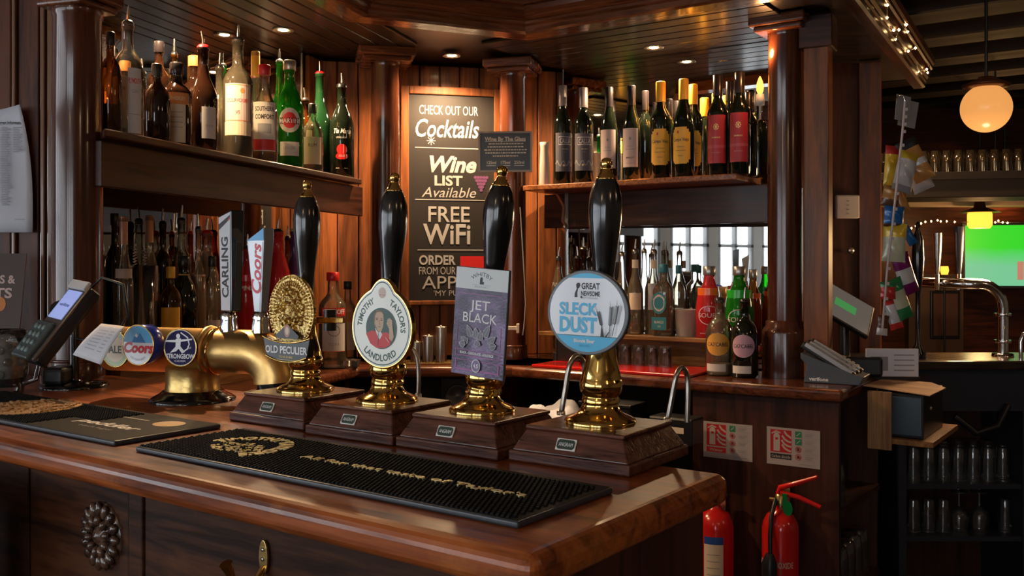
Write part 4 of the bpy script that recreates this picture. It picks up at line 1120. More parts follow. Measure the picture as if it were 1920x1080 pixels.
LL(305, 392, 34, .26, 'spirit', BROWNG, 'dark bottle with steel pourer in the back row beside the copper foil pair', cap=('pourer', CAPB))
LL(340, 386, 38, .24, 'spirit', G_CLEAR, 'clear bottle with tall steel pourer behind the black liqueur', cap=('pourer', CAPB), liquid=AMB, lev=.4)
LL(357, 412, 36, .20, 'cone', G_AMBER, 'amber bottle with pourer behind the black liqueur bottle', cap=('pourer', CAPR), liquid=AMB, lev=.6, marks=lambda d, H, r: L_(d, H, r, .15, .5, .9, BLACK, ('APEROL', .35, .06, 1.4, WHITE)))
LL(320, 500, 42, .17, 'round', G_AMBER, 'low bottle with yellow and red label left of the black liqueur', cap=('cap', LY), liquid=DKL, marks=lambda d, H, r: (d.rect(-r*.9, H*.1, r*.9, H*.5, LY), d.rect(-r*.9, H*.1, r*.9, H*.2, REDP)))
LL(345, 480, 50, .12, 'vermouth', WINEG, 'black liqueur bottle with gold neck ring in front of the mirror', cap=('cap', CAPB), marks=lambda d, H, r: d.rect(-r*.4, H*.8, r*.4, H*.81, LY))
PCH = col('cream_liqueur', (.55, .30, .18), .3)
LL(388, 410, 50, .17, 'cone', G_CLEAR, 'peach coloured bottle with red and white neck left of the carling tap', cap=('pourer', CAPR), liquid=PCH, lev=.82)
LL(372, 402, 30, .26, 'long', G_CLEAR, 'pale bottle with pourer at the back left of the peach bottle', cap=('pourer', CAPB), liquid=PCH, lev=.6)
LL(398, 480, 34, .10, 'spirit', G_CLEAR, 'clear slim bottle with black cap beside the carling tap', cap=('cap', CAPB), marks=lambda d, H, r: L_(d, H, r, .05, .25, .95, LPK, ('R', .15, .08, .5, REDP)))
PKL = col('pink_liqueur', (.62, .03, .05), .2)
LL(464, 440, 42, .14, 'cone', G_PINK, 'pink gin bottle with steel pourer between the two lager taps', cap=('pourer', CAPB), liquid=PKL, lev=.7, marks=lambda d, H, r: d.text('PINK', 0, H*.55, H*.05, LW, bold=.02, width=r*1.3))
LL(521, 410, 50, .14, 'cone', G_PINK, 'red fruit liqueur bottle with pourer right of the coors tap', cap=('pourer', CAPB), liquid=PKL, lev=.8)
LL(552, 410, 40, .18, 'long', col('purple_bottle', (.09, .03, .14), .2), 'purple bottle with gold neck behind the leftmost pump handle', cap=('pourer', GOLDT))
LL(540, 424, 30, .26, 'long', G_AMBER, 'amber bottle with pourer at the back beside the purple bottle', cap=('pourer', CAPB), liquid=AMB, lev=.6)
flush()
# mixing glass with bar spoons
p = FL.xy(262, dm)
t = thing('mixing_glass', 'tall straight mixing glass with coiled strainers standing in it', 'glass', (*p, ZL), 0)
Hh = pz(498, p[1])-ZL
MB().lathe([(rm*.9, .001), (rm, Hh), (rm-.0025, Hh), (rm*.9-.003, .012), (0, .012)], 32).build('glass_body', G_TUMB, t)
for k, a in enumerate((-.014, .014)):
    c = [( a+.006*math.cos(i*.9), .006*math.sin(i*.9), Hh-.02+i*.0012) for i in range(60)]
    MB().tube(c, .0012, 5).build('coil', CHROME, t)
    MB().tube([(a, 0, .014), (a, 0, Hh-.02)], .002, 6).build('rod', CHROME, t)
# vodka and a slim bottle at the right end of the left worktop
def smir(d, H, r): d.rect(-r*.95, H*.555, r*.95, H*.64, REDP); d.text('SMIRNOFF', 0, H*.60, H*.05, WHITE, bold=.03, width=r*1.7); d.rect(-r*.9, H*.18, r*.9, H*.54, LW); d.text('VODKA', 0, H*.26, H*.03, GREYINK, width=r*.8); d.ell(0, H*.40, r*.45, H*.06, GREYINK, 24, hole=.85); d.rect(-r*.9, H*.18, r*.9, H*.185, REDP)
p, H = on(FL, 624, .10, CNT_Z, 510)
bottle(p, CNT_Z, H, 26/F*p[1], 'spirit', G_CLEAR, 'clear smirnoff vodka bottle with red cap and red and white label', None, cap=('cap', CAPR), marks=smir, face=face_at(p, 5), liquid=col('water_clear', (.45, .45, .48), .1), lev=.02)
p, H = on(FL, 652, .16, CNT_Z, 527)
bottle(p, CNT_Z, H, 17/F*p[1], 'spirit', G_CLEAR, 'slim clear bottle with black cap between vodka and landlord clip', None, cap=('cap', CAPB), marks=lambda d, H, r: L_(d, H, r, .15, .5, .9, LW), face=face_at(p))
# ashtray-like glass by the vodka
p = FL.xy(655, .04)
t = thing('glass_ashtray', 'low clear glass dish beside the vodka bottle', 'dish', (*p, CNT_Z), 0)
MB().lathe([(.035, .001), (.045, .03), (.040, .03), (.032, .008), (0, .008)], 24).build('bowl', G_TUMB, t)

# ---- right lower niche
g = 'clear spirits on the oak riser'
RQ = []
def RB(*a, **k): RQ.append((a, k))
def RB_(px, top, wpx, d_, shape, gm, lab, zb=None, group='bottles in the right lower niche', off=0, **k):
    zb = RZ if zb is None else zb
    d_, rr_ = fit(FR, px, d_, wpx, .072 if zb > CNT_Z+.05 else -.24, .262 if zb > CNT_Z+.05 else .07, zb) if px < 1480 else (d_, wpx/2/F*3.4)
    p, H = on(FR, px, d_, zb, top)
    return bottle(p, zb, H, rr_, shape, gm, lab, group, face=face_at(p, off), **k)
CLQ = col('clear_spirit', (.50, .50, .48), .1)
RB(1166, 455, 28, .12, 'long', G_CLEAR, 'clear bottle with pourer half hidden behind the front pump handle', cap=('pourer', STEEL), marks=lambda d, H, r: L_(d, H, r, .2, .5, .8, LW))
RB(1191, 449, 30, .12, 'long', G_CLEAR, 'clear bottle with pale neck band, first of three with tall pourers', cap=('pourer', STEEL), marks=lambda d, H, r: (d.rect(-r*.4, H*.80, r*.4, H*.90, LC), d.rect(-r*.8, H*.3, r*.8, H*.5, LC)))
RB(1208, 449, 24, .20, 'long', G_CLEAR, 'clear bottle with pale neck band, middle of three with tall pourers', cap=('pourer', STEEL))
RB(1226, 450, 30, .14, 'long', G_CLEAR, 'clear bottle with pale neck band, beside the blue labelled tequila', cap=('pourer', STEEL), marks=lambda d, H, r: (d.rect(-r*.4, H*.80, r*.4, H*.90, LC), d.rect(-r*.8, H*.3, r*.3, H*.62, GREYINK)))
BLUT = col('teal_label', (.03, .20, .26), .4)
def jim(d, H, r): d.ell(0, H*.47, r*.78, H*.155, BLUT); d.ell(0, H*.47, r*.60, H*.118, LW); d.ell(0, H*.47, r*.52, H*.10, BLUT); d.arc('EL JIMADOR', 0, H*.47, r*.66, 90, H*.022, LW, bold=.02, span=130); d.arc('TEQUILA', 0, H*.47, r*.66, 270, H*.022, LW, bold=.02, span=90, inside=True); d.rect(-r*.8, H*.09, r*.8, H*.27, BLUT); d.text('BLANCO', 0, H*.20, H*.035, LW, bold=.02, width=r); d.text('100', 0, H*.14, H*.03, LW, width=r*.4)
RB(1244, 495, 38, .09, 'spirit', G_CLEAR, 'tequila bottle with round teal label and blue cap, in front', cap=('cap', BLUT), marks=jim, sq=.45, rot=FR.t+R(8))
RB(1272, 497, 24, .20, 'spirit', G_CLEAR, 'tequila bottle with blue cap standing behind the teal labelled one', cap=('cap', BLUT), sq=.45, rot=FR.t+R(8))
def sourz(d, H, r): d.ell(0, H*.35, r*.85, H*.13, LW, hole=.93); d.text('SOURZ', 0, H*.35, H*.06, LW, bold=.0, width=r*1.7); d.rect(-r*.7, H*.10, r*.7, H*.105, LW)
ORQ = col('orange_liqueur', (.75, .14, .02), .2); GRQ = col('green_liqueur', (.02, .42, .03), .2)
SILC = col('silver_screw_cap', (.45, .42, .40), .3, .8)
RB(1330, 499, 52, .045, 'cone', G_PINK, 'orange and red sourz bottle with silver cap', cap=('cap', SILC), marks=sourz, liquid=ORQ, lev=.72, zb=RZ-.01)
RB(1386, 499, 54, .06, 'cone', G_GREEN, 'bright green sourz bottle with silver cap', cap=('cap', SILC), marks=sourz, liquid=GRQ, lev=.72, zb=RZ-.03)
RB(1412, 505, 44, .15, 'cone', G_AMBER, 'orange bottle mostly hidden behind the right column', cap=('cap', SILC), liquid=ORQ, lev=.7, zb=RZ-.03)
def caz(c):
    def f(d, H, r): d.ell(0, H*.42, r*.92, H*.15, c); d.text('CAZCABEL', 0, H*.42, H*.05, INK, bold=.02, width=r*1.6); d.rect(-r*.9, H*.06, r*.6, H*.16, LW); 0
    return f
RB(1349, 538, 52, -.06, 'round', G_CLEAR, 'cazcabel bottle with orange round label, steel pourer and no cap', zb=CNT_Z, cap=('pourer', CAPB), marks=caz(col('honey_label', (.66, .33, .05), .5)), liquid=PALEQ, lev=.15, off=-8)
RB(1396, 540, 50, -.04, 'round', WINEG, 'cazcabel bottle with pink round label and black pourer beside the column', zb=CNT_Z, cap=('pourer', CAPB), marks=caz(col('mauve_label', (.55, .32, .42), .5)), off=-6)
RB(1047, 464, 30, .10, 'cone', G_CLEAR, 'bottle with red label and steel pourer at the left end of the right niche', cap=('pourer', CAPB), zb=RZ, liquid=REDQ, lev=.5, marks=lambda d, H, r: (d.rect(-r*.9, H*.2, r*.9, H*.5, LR), d.text("FUNKIN", 0, H*.65, H*.05, LW, width=r*1.6)))
RB(1083, 463, 30, .14, 'long', BROWNG, 'dark bottle with pourer left of the sleck dust clip, front one', cap=('pourer', CAPB))
RB(1094, 446, 34, .19, 'long', BROWNG, 'taller dark bottle with pourer left of the front pump handle', cap=('pourer', STEEL))
RB(1489, 500, 30, .19, 'spirit', G_PINK, 'red liqueur bottle seen between the right column and the square post', zb=RZ, cap=('cap', SILC), liquid=REDQ, lev=.8)
for a_, k_ in sorted(RQ, key=lambda q: (q[0][3] > .11, -q[0][2])): RB_(*a_, **k_)
dt, rt = fit(FR, 1288, .13, 56, .072, .262, RZ)
dj, rj = fit(FR, 1196, .105, 28, .072, .262, RZ)
p = FR.xy(1196, dj)
t = thing('dark_jar', 'small glass jar of dark syrup on the oak riser', 'jar', (*p, RZ), 0)
Hj = pz(585, p[1])-RZ
MB().lathe([(rj*.9, 0), (rj, .01), (rj, Hj*.75), (rj*.8, Hj*.85), (rj*.8, Hj)], 24).build('glass_body', G_TUMB, t); MB().lathe([(rj*.88, .002), (rj*.93, .01), (rj*.93, Hj*.72)], 24).build('syrup', DKL, t); MB().lathe([(rj*.8, Hj), (rj*.86, Hj+.001), (rj*.86, Hj+.012), (0, Hj+.012)], 24).build('lid', CAPB, t)
p = FR.xy(1288, dt)
t = thing('plastic_tub', 'translucent pale plastic beaker on the oak riser', 'tub', (*p, RZ), 0)
Hj = pz(580, p[1])-RZ; rr = rt/1.04
MB().lathe([(rr*.86, 0), (rr*.9, .004), (rr, Hj-.004), (rr*1.04, Hj-.003), (rr*1.04, Hj), (rr*.96, Hj), (rr*.84, .006), (0, .006)], 28).build('body', glass('frosted_plastic', (.85, .78, .72), .5, (.62, .55, .48), .6), t)
# tumblers upside down on the red tray
t0 = None
TR0, TR1 = FR.at(1003, -.20), FR.at(1296, -.20)
t = thing('bar_tray_mat', 'long thin red mat on the right worktop edge', 'mat', FR.loc(CNT_Z), FR.t)
MB().box(TR0, TR1, -.225, .06, .0002, .011).build('mat', REDG, t, bevel=.003)
for i, px in enumerate((1149, 1173, 1198, 1223, 1248)):
    p = FR.xy(px, -.03+.01*(i % 2))
    if not t0:
        t0 = thing('tumbler', 'leftmost ribbed glass tumbler in the upturned row on the red mat', 'glass', (*p, CNT_Z+.0115), 0, 'tumblers on the red mat')
        prof = [(.0238, 0), (.0228, .03), (.0215, .070), (.0205, .078), (0, .078)]
        MB().lathe(prof, 22, cap=False).build('outer_glass', G_TUMB, t0)
        MB().lathe([(.0220, .001), (.0210, .03), (.0195, .066), (0, .066)], 22, cap=False).build('inner_glass', G_TUMB, t0)
        fl = MB()
        for k in range(10):
            a = 2*math.pi*k/10; fl.tube([(.0234*math.cos(a), .0234*math.sin(a), .004), (.0210*math.cos(a), .0210*math.sin(a), .074)], .0011, 5)
        fl.build('ribs', G_TUMB, t0)
    else: dup(t0, (*p, CNT_Z+.0115), None, '%s ribbed glass tumbler from the left in the row on the red mat' % ('second', 'third', 'fourth', 'rightmost, fifth')[i-1])
# black drinks caddy with chrome post
p = FR.xy(1072, -.02)
t = thing('card_box', 'small black box with a chrome post on the red mat', 'box', (*p, CNT_Z+.012), FR.t)
MB().box(-.05, .05, -.03, .03, 0, .085).build('body', BLACK, t, bevel=.003); MB().tube([(-.062, -.02, 0), (-.062, -.02, .16)], .004, 10).build('post', CHROME, t); MB().lathe([(.013, 0), (.012, .03)], 16, M=Matrix.Translation((-.062, -.02, 0))).build('post_base', BLACK, t)
# steel measures on their brass tray (middle)
p = (( 788-CX)/F*3.83, 3.83)
t = thing('brass_tray', 'shallow perforated brass tray under the steel measures', 'tray', (*p, CNT_Z), R(2))
MB().box(-.13, .13, -.05, .05, .0002, .008).build('tray_base', BRASS_D, t, bevel=.002)
m = MB()
for i in range(22):
    for j in range(7): m.box(-.125+i*.0118, -.117+i*.0118, -.046+j*.0135, -.037+j*.0135, .008, .0105)
m.build('mesh_grid', BRASS_D, t, kind='stuff')
for px, top, w_, lab in ((803, 629, 27, 'shorter brushed steel canister on the brass tray'), (827, 612, 25, 'taller brushed steel canister on the brass tray'), (780, 640, 24, 'small steel canister half hidden by the cream pump clip')):
    Y = 3.82; x = (px-CX)/F*Y; Hm = pz(top, Y)-CNT_Z-.0105; r = w_/2/F*Y*.86
    t = thing('steel_canister', lab, 'canister', (x, Y, CNT_Z+.0105), 0, 'steel canisters on the brass tray')
    MB().lathe([(r, 0), (r, Hm-.004), (r*.96, Hm), (r*.9, Hm), (r*.88, Hm-.01), (0, Hm-.01)], 28).build('body', STEEL, t)
    MB().lathe([(r*.3, Hm-.01), (r*.28, Hm+.004), (0, Hm+.006)], 14).build('knob', CHROME, t)

# cloths and dark boxes on the shelf under the counter
SHU_ = EYE-.60
def crumple(name, lab, cat, px, py, Y, w_, d_, h_, mat, seed):
    random.seed(seed); t = thing(name, lab, cat, ((px-CX)/F*Y, Y, SHU_+.001), FR.t)
    n = 26; vs = []; ph = [random.uniform(0, 6) for _ in range(6)]
    for j in range(n+1):
        for i in range(n+1):
            u, v = i/n*2-1, j/n*2-1
            e = max(0, 1-u*u)*max(0, 1-v*v)
            z = h_*(e**.5)*(.72+.16*math.sin(4*u+ph[0]+2*v)+.10*math.sin(6*v+ph[1]+3*u)+.04*math.sin(13*u+ph[2]+2*v))
            vs.append((u*w_*(1+.08*math.sin(4*v+ph[3])), v*d_*(1+.1*math.sin(5*u+ph[4])), max(0, z)))
    fs = [(j*(n+1)+i, j*(n+1)+i+1, (j+1)*(n+1)+i+1, (j+1)*(n+1)+i) for j in range(n) for i in range(n)]
    MB().add(vs, fs, 0, None, True).build('cloth', mat, t); return t
CL_ = col('white_cloth', (.55, .56, .64), .8)
x_ = (1042-CX)/F*3.62
t = crumple('bar_towel', 'crumpled white bar towel on the shelf under the right worktop', 'towel', 1042, 720, 3.62, .13, .08, .11, CL_, 2)
t = thing('black_crate', 'black plastic crate beside the crumpled towel', 'crate', (.36, 3.40, SHU_+.001), FR.t)
MB().box(-.10, .10, -.06, .06, 0, .11).build('body', BLACK, t, bevel=.006); MB().box(-.105, .105, -.065, .065, .105, .118).build('rim', BLACK, t, bevel=.003)
t = thing('black_crate', 'second black crate further right on the under counter shelf', 'crate', (.56, 3.24, SHU_+.001), FR.t)
MB().box(-.08, .08, -.05, .05, 0, .09).build('body', BLACK, t, bevel=.006); MB().box(-.05, .05, -.051, -.05, .04, .06).build('sticker', CREAM, t)
t = thing('loudspeaker', 'small black loudspeaker under the middle worktop', 'speaker', (-.215, 3.80, SHU_+.001), 0)
MB().box(-.07, .07, -.03, .09, 0, .16).build('case', BLACK, t, bevel=.005)
MB().lathe([(.05, 0), (.048, .006), (.040, .008), (.030, .003), (.012, .004), (0, .010)], 28, M=Matrix.Translation((0, -.031, .085)) @ UP).build('cone', col('speaker_cone', (.035, .035, .04), .4), t)
# ================================================================== BEER FONT, CARD READER AND OTHER THINGS ON THE BAR
FT = Fr(-.666, 1.995, -15)
fz = EYE-.176
t = thing('beer_font', 'brass bridge beer font with round badges and two tall tap handles', 'beer font', FT.w(0, 0, BAR_Z), FT.t)
zc = fz-BAR_Z
# main barrel, swan bend at its right end
MB().lathe([(.0, -.002), (.030, 0), (.044, .004), (.047, .012), (.047, .245), (.052, .247), (.053, .252), (.052, .257), (.047, .259)], 48, M=Matrix.Translation((-.215, 0, zc)) @ Matrix.Rotation(R(90), 4, 'Y')).build('barrel', BRASS_F, t)
P = [(.044, 0, zc), (.13, 0, zc)]
for k in range(1, 10):
    a = R(10*k); P.append((.13+.06*math.sin(a), 0, zc-.06*(1-math.cos(a))))
MB().tube(P, [.0455]*len(P), 32).build('swan_bend', BRASS_F, t)
MB().tube([(.19, 0, zc-.055), (.19, 0, .0)], .040, 28).build('black_leg', BLACKG, t)
m = MB().tube([(.055+.0*k, .0476*math.cos(R(k*18))*1.0, zc+.0476*math.sin(R(k*18))) for k in range(21)], .0028, 8); m.build('rim_ring', BRASS, t)
MB().lathe([(.056, .022), (.0555, .030), (.0545, .034), (.0545, .066), (.056, .070)], 40, M=Matrix.Translation((-.005, 0, 0))).build('pedestal', BRASS_D, t)
MB().lathe([(.088, .0003), (.088, .004), (.080, .009), (.068, .015), (.060, .022), (0, .022)], 44, M=Matrix.Translation((-.005, 0, 0))).build('foot', BLACKG, t)
def badge(px, py, r, dpth, y, yaw, fn, side, nm):
    fr = Fr(FT.o.x, FT.o.y, -15); x = fr.at(px, y); Yw = fr.w(x, y)[1]
    M = Matrix.Translation((x, y, pz(py, Yw)-BAR_Z)) @ Matrix.Rotation(R(yaw), 4, 'Z') @ UP
    c = MB().lathe([(r*.90, -dpth), (r*.98, -dpth+.004), (r, -dpth*.4), (r, -.002), (r*.97, 0), (0, 0)], 44, M=M).build('badge', side, t)
    MB().tube([M @ Vector((r*.985*math.cos(a), r*.985*math.sin(a), 0)) for a in [2*math.pi*i/36 for i in range(37)]], .0014, 6, caps=False).build('badge_rim', BRASS, c)
    d = Draw(M=M); fn(d, r); d.build('printed_face', c)
    MB().tube([(x, y+.012, M.translation.z), (x, 0, zc)], .010, 12).build('tap_stem', BRASS, t)
CB = col('coors_blue', (.01, .04, .45), .2, coat=.5); CSK = col('coors_sky', (.12, .45, .80), .4); CR_ = col('coors_red', (.62, .015, .03), .35)
def coors(d, r):
    d.ell(0, 0, r*.97, r*.97, WC, 44)
    d.poly([(r*.93*math.cos(a), r*.93*math.sin(a)) for a in [R(8+164*i/20) for i in range(21)]], CSK)
    d.poly([(-r*.40, r*.12), (-r*.12, r*.60), (r*.02, r*.42), (r*.12, r*.62), (r*.50, r*.12)], col('mountain_blue', (.03, .18, .45), .5))
    d.poly([(-r*.12, r*.60), (-r*.20, r*.44), (-r*.08, r*.36), (0, r*.45)], WHITE)
    d.text('Coors', 0, -r*.12, r*.48, CR_, bold=.05, shear=.2, width=r*1.9); d.arc('ICE COLD BEER', 0, 0, r*.72, 270, r*.10, GREYINK, inside=True, span=80)
NAV = col('strongbow_navy', (.018, .012, .075), .6, spec=.2)
def bow(d, r):
    d.ell(0, 0, r*.99, r*.99, WC, 44); d.ell(0, 0, r*.93, r*.93, NAV, 44)
    d.line([(r*.05, r*.80), (r*.45, r*.55), (r*.55, r*.2), (r*.45, -r*.05), (r*.1, -r*.25)], r*.07, WC)
    d.poly([(-r*.9, r*.30), (-r*.2, r*.28), (r*.70, r*.42), (r*.75, r*.50), (-r*.2, r*.42), (-r*.85, r*.38)], WC)
    d.ell(-r*.12, r*.62, r*.12, r*.13, WC, 16); d.poly([(-r*.25, r*.48), (r*.05, r*.5), (r*.02, r*.05), (-r*.25, -r*.20), (-r*.62, -r*.28), (-r*.28, r*.05)], WC)
    d.poly([(r*.0, r*.10), (r*.30, -r*.22), (r*.12, -r*.30), (-r*.12, -r*.02)], WC)
    d.text('STRONGBOW', 0, -r*.45, r*.24, WC, bold=.03, width=r*1.7); d.text('CIDER', 0, -r*.70, r*.10, WC, width=r*.7)
    d.text('2cl', r*.55, r*.02, r*.12, WC, width=r*.25)
badge(259, 647, .0415, .034, -.085, -8, coors, CB, 0)
badge(338, 652, .0380, .010, -.072, 0, bow, NAV, 0)
badge(216, 655, .0370, .012, -.075, -8, lambda d, r: (d.ell(0, 0, r*.95, r*.95, col('badge_cream_green', (.42, .50, .30), .4), 40), d.ell(0, 0, r*.7, r*.7, CREAM, 40), d.text('ALE', 0, 0, r*.4, INK, bold=.03)), BLACKG, 0)
# tap handles
def tap(px, base, top, fn):
    y = .0; x = FT.at(px, y); Yw = FT.w(x, y)[1]
    z0 = pz(base, Yw)-BAR_Z; z1 = pz(top, Yw)-BAR_Z
    MB().lathe([(.019, zc+.040), (.019, zc+.050), (.016, z0-.016), (.0175, z0-.010), (.014, z0-.002), (.012, z0)], 24, M=Matrix.Translation((x, 0, 0))).build('collar', CHROME, t)
    fn(x, z0, z1)
CARW = col('carling_white', (.62, .63, .66), .3, coat=.3)
def carling(x, z0, z1):
    Mh = Matrix.Translation((x+.006, 0, z0)) @ Matrix.Rotation(R(-24), 4, 'Z')
    H = z1-z0
    h = MB(); w0, w1, d0, d1 = .0185, .022, .013, .017
    vs = [(-w0, -d0, 0), (w0, -d0, 0), (w0, d0, 0), (-w0, d0, 0), (-w1, -d1, H*.94), (w1, -d1, H), (w1, d1, H), (-w1, d1, H*.94)]
    fc = [(0, 3, 2, 1), (4, 5, 6, 7), (0, 1, 5, 4), (1, 2, 6, 5), (2, 3, 7, 6), (3, 0, 4, 7)]
    hb = MB().add(vs, fc, 0, Mh).build('tap_handle', BLACKG, t, bevel=.004, seg=3)
    tl = math.atan2(d1-d0, H)
    A = Mh @ Matrix.Translation((0, -d0, 0)) @ Matrix.Rotation(tl, 4, 'X') @ UP
    d = Draw(M=A, base=.0006)
    d.poly([(-w0*.85, .004), (w0*.85, .004), (w1*.9, H*.975), (-w1*.9, H*.925)], CARW)
    d.poly([(-w1*.9, H*.80), (w1*.88, H*.905), (w1*.88, H*.945), (-w1*.9, H*.86)], INK); d.poly([(w1*.4, H*.885), (w1*.88, H*.905), (w1*.88, H*.93), (w1*.6, H*.90)], REDP)
    d.text('CARLING', 0, H*.44, .022, INK, bold=.03, width=H*.60, rot=R(90)); d.build('printed_face', hb)
tap(429, 585, 394, carling)
def coorst(x, z0, z1):
    Mh = Matrix.Translation((x, 0, z0)) @ Matrix.Rotation(R(-16), 4, 'Z'); H = z1-z0
    w0, w1, d0, d1 = .0105, .026, .009, .014
    vs = [(-w0, -d0, 0), (w0, -d0, 0), (w0, d0, 0), (-w0, d0, 0), (-w1, -d1, H*.84), (w1*.9, -d1, H*.84), (w1*.9, d1, H*.84), (-w1, d1, H*.84), (w1*.9, -d1, H), (w1*.9, d1, H)]
    hb = MB().add(vs, [(0, 3, 2, 1), (0, 1, 5, 4), (1, 2, 6, 5), (2, 3, 7, 6), (3, 0, 4, 7), (4, 5, 8), (7, 9, 6), (5, 6, 9, 8), (4, 8, 9, 7)], 0, Mh).build('tap_handle', col('silver_paint', (.36, .37, .40), .25, .5), t, bevel=.0015, seg=2)
    A = Mh @ Matrix.Translation((0, -d0, 0)) @ Matrix.Rotation(math.atan2(d1-d0, H*.84), 4, 'X') @ UP
    d = Draw(M=A, base=.0006)
    d.poly([(-w1*.97, H*.845), (w1*.88, H*.845), (w1*.88, H*.99)], CSK)
    d.poly([(-w0*.8, H*.02), (w0*.6, H*.02), (w1*.75, H*.83), (-w1*.85, H*.83)], col('silver_face', (.50, .52, .56), .3, .3))
    d.text('Coors', 0, H*.50, .026, CR_, bold=.03, shear=.25, width=H*.60, rot=R(87)); d.build('printed_face', hb)
tap(489, 585, 427, coorst)

# ---- till receipt hanging on the left badge
t = thing('till_receipt', 'curling white till receipt tucked behind the coors badge', 'receipt', (0, 0, 0), 0)
Q = [onp for onp in ((190, 607, 1.93), (235, 614, 1.90), (188, 680, 1.86), (137, 666, 1.90))]
W_ = [Vector(((x-CX)/F*Y, Y, pz(y, Y))) for x, y, Y in Q]
m = MB(); n = 8; vs = []
for j in range(n+1):
    for i in range(n+1):
        u, v = i/n, j/n
        p = (W_[0]*(1-u)+W_[1]*u)*(1-v)+(W_[3]*(1-u)+W_[2]*u)*v
        vs.append(p+Vector((.2, -.8, .5)).normalized()*.012*math.sin(v*3.0+u)*(.4+v*.6))
m.add(vs, [(j*(n+1)+i, j*(n+1)+i+1, (j+1)*(n+1)+i+1, (j+1)*(n+1)+i) for j in range(n) for i in range(n)], 0, None, True)
o = m.build('paper', PAPER, t); so = o.modifiers.new('thick', 'SOLIDIFY'); so.thickness = .0006
gm = MB(); nn = (W_[1]-W_[0]).cross(W_[3]-W_[0]).normalized(); nn = nn if nn.y < 0 else -nn
ptick = col('receipt_print', (.35, .35, .42), .7)
for k in range(7):
    v = .2+k*.09
    for (u0, u1) in ((.2, .55), (.65, .8)):
        a = []
        for (u, vv) in ((u0, v), (u1, v), (u1, v+.02), (u0, v+.02)):
            p = (W_[0]*(1-u)+W_[1]*u)*(1-vv)+(W_[3]*(1-u)+W_[2]*u)*vv
            a.append(p+Vector((.2, -.8, .5)).normalized()*.012*math.sin(vv*3.0+u)*(.4+vv*.6)+Vector((0, -.0012, .0003)))
        gm.add(a, [(0, 1, 2, 3)])
gm.build('lettering', ptick, t)

# ---- card reader on its pole
px_, Yp = -1.02, 2.215
t = thing('card_reader', 'chip and pin card reader tilted on a black pole stand', 'card reader', (px_, Yp, BAR_Z), 0)
MB().lathe([(.076, .0003), (.076, .005), (.070, .009), (.020, .012), (.012, .016), (.012, .019)], 40).build('stand_base', BLACKG, t)
MB().lathe([(.0105, .018), (.0105, .16)], 20).build('pole', BLACKG, t)
MB().lathe([(.02, -.02), (.024, 0), (.02, .02)], 20, M=Matrix.Translation((-.02, -.02, .175)) @ Matrix.Rotation(R(60), 4, 'X')).build('swivel_joint', BLACK, t)
l = Vector((-.42, -.40, -.76)).normalized(); wv = Vector((.80, -.60, 0)); wv = (wv-l*wv.dot(l)).normalized(); nv = l.cross(wv).normalized()
if nv.y > 0: nv = -nv
yv = -l                      # up the device
wv = yv.cross(nv).normalized()
Yd = 2.02
C = Vector(((104-CX)/F*Yd, Yd, pz(603, Yd)))
O = C-Vector((px_, Yp, BAR_Z))
MD = Matrix.Translation(O) @ Matrix(((wv.x, yv.x, nv.x, 0), (wv.y, yv.y, nv.y, 0), (wv.z, yv.z, nv.z, 0), (0, 0, 0, 1)))
w2, l2 = .040, .095
body = MB(); body.box(-w2, w2, -l2, l2, -.030, .0, M=MD).build('case', BLACK, t, bevel=.008, seg=3)
MB().box(-w2+.001, w2-.001, -l2+.001, l2+.001, -.002, .006, M=MD).build('face_plate', col('terminal_grey', (.10, .085, .08), .3, .3, coat=.3), t, bevel=.003)
MB().box(-w2*.95, w2*.95, l2*.84, l2+.006, .004, .012, M=MD).build('paper_cover', col('terminal_label', (.5, .5, .5), .4), t, bevel=.002)
SCRN = col('lcd_blue', (.26, .32, .62), .3, emit=.55)
scr = MB().box(-w2*.78, w2*.78, l2*.05, l2*.80, .0055, .0072, M=MD).build('screen', SCRN, t)
d = Draw(M=MD, base=.0074); d.text('verifone', 0, l2*.42, .008, col('lcd_ink', (.05, .08, .25), .4), bold=.02, width=w2*1.1); d.build('lettering', scr)
MB().box(-w2-.004, w2-.010, -l2-.004, -l2*.10, .004, .016, M=MD).build('keypad', col('keypad_grey', (.05, .065, .065), .35), t, bevel=.004)
for i in range(3):
    for j in range(4):
        MB().lathe([(.0062, 0), (.0060, .002), (.0040, .003), (0, .0032)], 12, M=MD @ Matrix.Translation((-w2*.62+i*w2*.44, -l2*.26-j*.0185, .016))).build('key', col('key_grey', (.16, .21, .20), .4), t)
MB().tube([MD @ Vector(p) for p in ((w2*.4, l2, -.01), (w2*.9, l2+.03, -.005), (w2*2.2, l2+.035, -.03), (w2*3.2, l2-.02, -.06), (w2*3.1, l2-.09, -.07), (w2*2.2, 0, -.06), (w2, -.01, -.04))], .0028, 8).build('cable', BLACK, t)
MB().box(-.02, .03, -.04, .03, .0095, .05, M=Matrix.Translation((-.03, -.02, 0))).build('power_block', BLACK, t, bevel=.01, seg=3)

